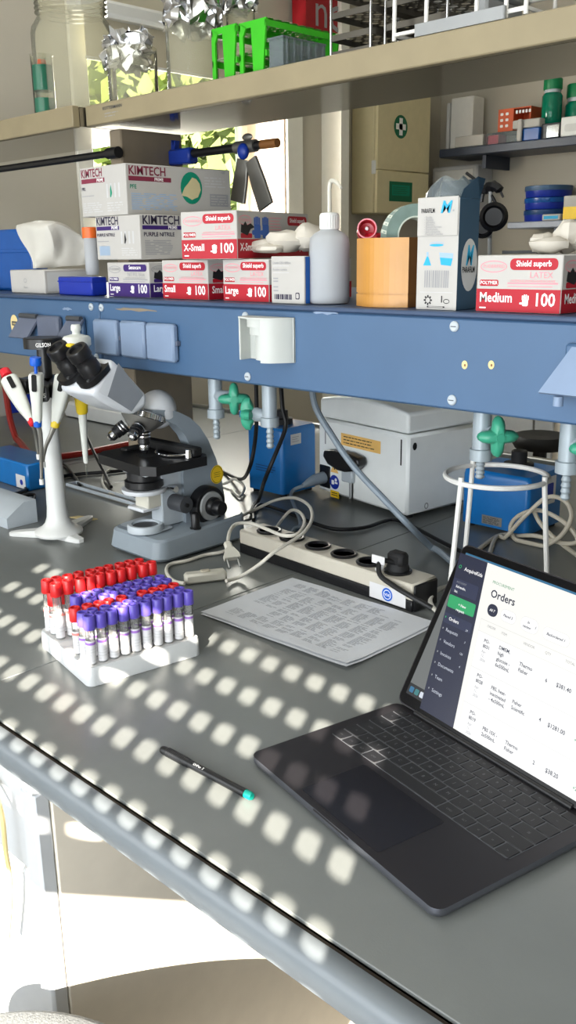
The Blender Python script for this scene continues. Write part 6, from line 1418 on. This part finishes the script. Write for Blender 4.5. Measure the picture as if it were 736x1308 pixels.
perf_rack(xa, xb, 1.20, 1.37, (.006, .030, .062, .092), 'dark perforated metal tube rack next to the clear slotted box')
xc, xd = xy(482, 1.2), xy(560, 1.2)
perf_rack(xc, xd, 1.22, 1.39, (.006, .034, .066, .098), 'dark perforated metal tube rack standing inside the white wire basket')
# white wire basket around and the pale tray in front of it
x0, x1 = xy(503, 1.195), xy(668, 1.195); t = thing('wire_basket', 'white coated wire basket at the front of the upper shelf', 'basket', ((x0+x1)/2, 1.3, zst)); mb = MB(); r = .0032
for x in (x0, xy(543, 1.195), xy(606, 1.195), xy(643, 1.195), x1): mb.tube([(x, 1.195, zst+.004), (x, 1.195, zst+.15)], r, 'wire_white'); mb.tube([(x, 1.41, zst+.004), (x, 1.41, zst+.15)], r, 'wire_white')
for zz in (.012, .075, .148): mb.tube([(x0, 1.195, zst+zz), (x1, 1.195, zst+zz), (x1, 1.41, zst+zz), (x0, 1.41, zst+zz)], r, 'wire_white', closed=True)
mb.build('wire_frame', t)
y = 1.185; x0, x1 = xy(529, y), xy(642, y); za = zst+.001; zb = hz(585, 20, y)
t = thing('pale_tray', 'pale blue-grey shallow tray lying at the shelf edge before the wire basket', 'tray', ((x0+x1)/2, y, za)); mb = MB()
loft(mb, [[(x, y2, z) for x, y2 in rrect(x0-s, 1.182-s*0, x1+s, 1.1905, .003, 4)] for s, z in ((0, za), (.0, zb-.003), (.0, zb))], 'grey_plastic'); mb.build('tray_wall', t)
y = 1.30; x0, x1 = xd+.012, xy(650, y); t = thing('white_box_lid', 'white plastic lid lying in the wire basket over the pale tray', 'lid', ((x0+x1)/2, y, zst+.05)); mb = MB(); mb.box((x0, 1.24, zst+.055), (x1, 1.36, zst+.075), 'white_plastic', .004); mb.build('lid_body', t); mb = MB(); mb.box((x0+.01, 1.25, zst+.004), (x1-.01, 1.35, zst+.054), 'grey_plastic', .004); mb.build('box_body', t)
# ------------------------------------------------------------------ far wall
# first aid cabinet on the left wall
xcab = XL+.16; a = X(483, 130, xcab); b = X(547, 270, xcab); z1 = .95+.42; z0 = X(483, 272, xcab).z
zt = X(483, 128, xcab).z+.06
t = thing('first_aid_cabinet', 'cream first-aid wall cabinet with a green cross sign', 'cabinet', (XL+.08, (a.y+b.y)/2, z0))
mb = MB(); mb.box((XL+.002, a.y, z0), (xcab-.02, b.y, zt), 'cabinet_white', .006); mb.build('cabinet_body', t)
zs = X(515, 216, xcab).z
mb = MB(); mb.box((xcab-.018, a.y, z0), (xcab, b.y, zs-.012), 'cabinet_white', .004); F = face((xcab, a.y, z0), (0, 1, 0), (0, 0, 1)); W = b.y-a.y
p = X(512, 245, xcab); mb.panel(F, p.y-a.y-W*.22, p.z-z0-.045, p.y-a.y+W*.22, p.z-z0+.045, 'sign_green', lift=.001); mb.panel(F, p.y-a.y-W*.17, p.z-z0-.018, p.y-a.y+W*.17, p.z-z0+.030, 'teal_print', lift=.0015); mb.lines(F, p.y-a.y-W*.15, p.z-z0-.012, p.y-a.y+W*.15, p.z-z0+.024, 4, 'sign_green', .4, .2, .002); mb.build('lower_door', t)
mb = MB(); mb.box((xcab-.018, a.y, zs-.010), (xcab, b.y, zt), 'cabinet_white', .004); p = X(512, 162, xcab); mb.ell(F, p.y-a.y, p.z-z0, .052, .052, 'sign_green', .001)
for w, h in ((.038, .013), (.013, .038)): mb.panel(F, p.y-a.y-w, p.z-z0-h, p.y-a.y+w, p.z-z0+h, 'white_print', lift=.002)
mb.build('upper_door', t); mb = MB(); mb.box((xcab-.03, a.y-.008, zs-.03), (xcab-.005, a.y, zs+.03), 'white_plastic', .003); mb.build('latch', t)
# red sign high on the pillar wall
xs = XL+.10; a = X(391, 33, xs); b = X(434, 20, xs); b.y = min(b.y, YPI-.004); t = thing('red_sign', 'red wall sign with thin white lettering above the shelf', 'sign', (xs, (a.y+b.y)/2, a.z)); h = .2
mb = MB(); mb.box((XL+.02, a.y, a.z), (xs, b.y, a.z+h), 'sign_red'); F = face((xs, a.y, a.z), (0, 1, 0), (0, 0, 1)); W = b.y-a.y; mb.text('n', F, W*.24, .01, .19, 'grey_print', False, lift=.001); mb.text('c', F, W*.68, .005, .22, 'grey_print', False, lift=.0012); mb.build('sign_panel', t)
# shelves on the back wall
def wall_shelf(px0, py0, yfront, zth, m, label):
    p = Y(px0, py0, yfront); t = thing('wall_shelf', label, 'shelf', (p.x, YB, p.z-zth)); mb = MB(); mb.box((p.x, yfront, p.z-zth), (1.0, YB-.002, p.z), m, .004); mb.build('board', t)
    for x in (p.x+.22, p.x+1.3): mb = MB(); mb.box((x, yfront+.05, p.z-zth-.06), (x+.02, YB-.002, p.z-zth), m); mb.build('bracket', t)
    return p
ys = 3.98; ps = wall_shelf(561, 191, ys, .040, 'navy_shelf', 'dark blue-grey wall shelf holding green bottles and an orange rack'); zs1 = ps.z
pl = wall_shelf(648, 284, ys, .030, 'grey_shelf', 'lower grey wall shelf holding the stacked blue dishes'); zs2 = pl.z
def far_box(px0, px1, py, y, dep, z0, m, name, label, cat, inset=None):
    a = Y(px0, 150, y).x; b = Y(px1, 150, y).x; z1 = Y((px0+px1)/2, py, y).z; t = thing(name, label, cat, ((a+b)/2, y+dep/2, z0)); mb = MB(); mb.box((a, y, z0+.001), (b, y+dep, z1), m, .004); return t, mb, a, b, z1
t, mb, a, b, z1 = far_box(576, 604, 124, 4.10, .10, zs1, 'white_matt', 'white_folder', 'white upright folder box standing at the end of the dark wall shelf', 'folder'); mb.box((a-.02, 4.095, zs1+.002), (a-.004, 4.2, z1-.02), 'card_grey'); mb.build('folder_body', t)
t, mb, a, b, z1 = far_box(582, 618, 173, 4.0, .08, zs1, 'card_white', 'small_carton', 'low white carton before the upright folder on the dark wall shelf', 'box'); mb.build('carton', t)
t, mb, a, b, zq = far_box(622, 664, 168, 4.01, .16, zs1, 'bag_clear', 'clear_box', 'clear plastic box under the orange rack', 'box'); mb.box((a+.01, 4.01, zs1+.002), (a+.07, 4.08, zq-.01), 'pink_print', .003); mb.build('box_wall', t)
zq += .001; a = Y(637, 150, 4.06).x; b = Y(678, 150, 4.06).x; z1 = Y(655, 138, 4.06).z; t = thing('orange_rack', 'orange perforated tube rack on the clear box', 'rack', ((a+b)/2, 4.04, zq)); mb = MB(); h = z1-zq
mb.box((a, 4.06, zq), (b, 4.16, zq+.005), 'orange_rack'); mb.box((a, 4.06, z1-.005), (b, 4.16, z1), 'orange_rack')
for x in (a, (a+b)/2-.01, b-.006): mb.box((x, 4.06, zq+.004), (x+.006, 4.16, z1-.004), 'orange_rack')
mb.box((a, 4.152, zq+.004), (b, 4.158, z1-.004), 'orange_rack'); Fo = face((a, 4.06, zq), (1, 0, 0), (0, 0, 1)); mb.box((a, 4.058, zq), (a+(b-a)*.48, 4.06, z1), 'orange_rack')
for i in range(2):
    for j in range(3): mb.panel(Fo, .012+.028*i, h*(.22+.25*j), .028+.028*i, h*(.34+.25*j), 'white_print', .004, .003)
for i in range(5): mb.panel(Fo, (b-a)*.54+.017*i, h*.74, (b-a)*.54+.017*i+.011, h*.88, 'white_print', .003, .001)
mb.build('rack_body', t)
t, mb, a, b, z1 = far_box(661, 667, 152, 3.985, .012, zs1, 'card_white', 'paper_strip', 'narrow white card standing on edge beside the orange rack', 'card'); mb.build('card', t)
t, mb, a, b, zw = far_box(668, 690, 163, 4.0, .1, zs1, 'bin_blue', 'blue_carton', 'small blue carton on the dark wall shelf between orange rack and green bottles', 'box'); mb.build('carton', t)
t, mb, a, b, z1 = far_box(655, 690, 152, 4.0, .05, zw+.001, 'card_white', 'white_carton', 'white carton lying on top of the small blue carton', 'box')
mb2 = mb; mb2.build('carton', t)
t, mb, a, b, zb2 = far_box(692, 716, 157, 4.02, .1, zs1, 'dark_grey', 'metal_block', 'dark shiny block carrying a green bottle on the wall shelf', 'block'); mb.box((a+.03, 4.015, zs1+.005), (b, 4.0199, zs1+.06), 'chrome', .003); mb.build('block', t)
def bottle(px, y, z0, pyt, w, label):
    c = V((Y(px, 140, y).x, y, z0)); z1 = Y(px, pyt, y).z; L = z1-z0; t = thing('reagent_bottle', label, 'bottle', c, 0, 'green reagent bottles'); Tc = Matrix.Translation(c)
    mb = MB(); mb.lathe([(.001, .001), (w*.9, .001), (w, .01), (w, L*.62), (w*.85, L*.68), (w*.6, L*.72)], 'green_glass', 24, Tc); mb.build('body', t)
    mb = MB(); mb.lathe([(w*.75, L*.68), (w*.80, L*.70), (w*.80, L*.76), (w*.70, L*.76)], 'pale_grey', 24, Tc); mb.build('pour_ring', t)
    mb = MB(); mb.lathe([(w*.90, L*.76), (w*.92, L*.78), (w*.92, L*.98), (w*.85, L), (.001, L)], 'green_cap', 24, Tc); mb.build('cap', t)
bottle(705, 4.09, zb2+.001, 101, .046, 'dark green bottle with a green cap standing on the dark block'); bottle(736, 4.17, zs1, 108, .05, 'green bottle behind the white rounded box at the picture edge')
t, mb, a, b, z1 = far_box(717, 752, 148, 3.99, .10, zs1, 'white_plastic', 'white_container', 'white rounded plastic container on the dark wall shelf', 'container'); mb.panel(face((a, 3.99, zs1), (1, 0, 0), (0, 0, 1)), .02, .02, b-a-.01, z1-zs1-.03, 'card_grey', .01, .001); mb.build('container_body', t)
# lower shelf things
xcs = Y(692, 260, 4.06).x; w = (Y(721, 260, 4.06).x-Y(664, 260, 4.06).x)/2*.95
hts_ = (Y(692, 237, 4.06).z-zs2)/3
for k in range(3):
    z0 = zs2+.001+hts_*k
    t = thing('blue_dish', ('bottom blue lidded dish of the stack on the lower wall shelf', 'middle blue lidded dish of the stack on the lower wall shelf', 'topmost blue lidded dish of the stack on the lower wall shelf')[k], 'dish', (xcs, 4.12, z0), 0, 'stacked blue dishes'); Tc = Matrix.Translation((xcs, 4.12, z0))
    mb = MB(); mb.lathe([(.001, 0), (w*.93, 0), (w*.95, .004), (w*.97, hts_*.62)], 'deep_blue', 40, Tc); mb.build('dish_body', t)
    mb = MB(); mb.lathe([(w*.99, hts_*.55), (w*1.0, hts_*.6), (w, hts_*.93), (w*.97, hts_*.97), (.001, hts_*.97)], ('machine_blue_dark', 'bin_blue', 'channel_blue')[k], 40, Tc); mb.build('lid', t)
t, mb, a, b, z1 = far_box(700, 724, 273, 3.99, .05, zs2, 'card_white', 'small_carton', 'small pale carton in front of the stacked blue dishes', 'box'); mb.panel(face((a, 3.99, zs2), (1, 0, 0), (0, 0, 1)), .01, .008, b-a-.01, .022, 'cyan_print', lift=.001); mb.build('carton', t)
t, mb, a, b, z1 = far_box(727, 760, 249, 4.0, .14, zs2, 'card_white', 'white_yellow_box', 'white and yellow box beside the stacked blue dishes', 'box'); mb.panel(face((a, 4.0, zs2), (1, 0, 0), (0, 0, 1)), .002, .004, b-a-.002, (z1-zs2)*.55, 'yellow_label', lift=.001); mb.build('carton', t)
# counter along the back wall and a grey cabinet below the wall shelf
t = thing('wall_counter', 'grey counter cabinet along the far wall under the shelves', 'counter', (-.9, 3.95, -BENCH)); mb = MB(); mb.box((-2.6, 3.65, -BENCH+.08), (1.0, YB-.003, .0), 'cabinet_cream', .004); mb.build('carcass', t); mb = MB(); mb.box((-2.63, 3.62, .0), (1.0, YB-.003, .03), 'bench_grey', .003); mb.build('worktop', t)
for k in range(5): mb = MB(); mb.box((-2.58+.7*k, 3.635, -.78), (-1.92+.7*k, 3.65, -.03), 'cabinet_pale', .003); d = mb.build('door', t); mb = MB(); mb.tube([(-2.0+.7*k, 3.635, -.14), (-2.0+.7*k, 3.61, -.14), (-2.0+.7*k, 3.61, -.26), (-2.0+.7*k, 3.635, -.26)], .005, 'steel'); mb.build('handle', d)
c_ = Y(600, 215, 4.05); t = thing('grey_case', 'plain grey-white case hanging on the far wall below the dark shelf', 'case', (Y(578, 215, 4.1).x, 4.15, Y(578, 300, 4.1).z)); mb = MB(); mb.box((Y(552, 215, 4.1).x, 4.1, Y(578, 330, 4.1).z), (Y(610, 215, 4.1).x, YB-.003, Y(578, 212, 4.1).z), 'card_grey', .008); mb.build('case_body', t)
mb = MB(); mb.box((Y(552, 215, 4.1).x+.02, 4.092, Y(578, 330, 4.1).z+.02), (Y(610, 215, 4.1).x-.02, 4.0995, Y(578, 212, 4.1).z-.02), 'white_matt', .006); mb.build('door', t)
# ------------------------------------------------------------------ light
w = bpy.data.worlds.new('sky'); scene.world = w; w.use_nodes = True
bg = w.node_tree.nodes['Background']; bg.inputs['Color'].default_value = (.86, .94, 1.0, 1); bg.inputs['Strength'].default_value = 3.2
def light(name, typ, loc, energy, color=(1, 1, 1), target=None, **k):
    l = bpy.data.lights.new(name, typ); l.energy = energy; l.color = color
    for a, b in k.items(): setattr(l, a, b)
    o = bpy.data.objects.new(name, l); COL.objects.link(o); o.location = loc
    if target is not None: o.rotation_euler = (V(target)-V(loc)).to_track_quat('-Z', 'Y').to_euler()
    return o
light('sun', 'SUN', (2, -4, 3), 24.5, (1, .92, .80), V((2, -4, 3))+SUN, angle=radians(.26))
# daylight entering by the window of the left wall and by the window with the shutter
light('daylight_fill', 'AREA', (XL-.20, (WY0+WY1)/2, (WZ0+1.2)/2), 28, (1, .98, .90), (0, (WY0+WY1)/2, .5), shape='RECTANGLE', size=.9, size_y=.5)
light('daylight_fill', 'AREA', ((SX0+SX1)/2, YF+.02, .28), 8, (.90, .95, 1), ((SX0+SX1)/2-.4, 1, .1), shape='RECTANGLE', size=.8, size_y=.6)
light('daylight_fill', 'AREA', (-.9, YF+.02, .62), 50, (.93, .97, 1), (-.9, 2, .6), shape='RECTANGLE', size=3.4, size_y=1.5)  # added broad fill along the front wall, far wider than the shuttered window
# added fill lights under the ceiling, standing for no known lamps
for x, y in ((-.6, .35), (-2.1, 1.5)):
    light('ceiling_fill', 'AREA', (x, y, ZC-.06), 5, (1, .97, .91), (x, y, 0), shape='RECTANGLE', size=1.6, size_y=.5)
light('ceiling_fill', 'AREA', (1.2, 1.2, ZC-.06), 2, (.94, .97, 1), (1.2, 1.2, 0), shape='RECTANGLE', size=.5, size_y=1.6)
# ------------------------------------------------------------------ camera
cd = bpy.data.cameras.new('camera'); cam = bpy.data.objects.new('camera', cd); COL.objects.link(cam); scene.camera = cam
cd.sensor_fit = 'VERTICAL'; cd.sensor_height = 36; cd.lens = 36*FOC/1308; cd.clip_start = .02; cd.clip_end = 200
bk = -FW
cam.matrix_world = Matrix(((RT.x, UP.x, bk.x, 0), (RT.y, UP.y, bk.y, 0), (RT.z, UP.z, bk.z, CAMH), (0, 0, 0, 1)))
# lift the whole place so that the floor lies at zero
bpy.context.view_layer.update()
for o in scene.objects:
    if o.parent is None: o.location.z += BENCH
scene.view_settings.view_transform = 'Standard'; scene.view_settings.look = 'None'; scene.view_settings.exposure = .32; scene.view_settings.gamma = 1; scene.view_settings.use_curve_mapping = False
scene.cycles.use_denoising = True
scene.cycles.max_bounces = 10; scene.cycles.transparent_max_bounces = 24; scene.cycles.diffuse_bounces = 5
scene.cycles.sample_clamp_indirect = 6; scene.cycles.caustics_reflective = False; scene.cycles.caustics_refractive = False
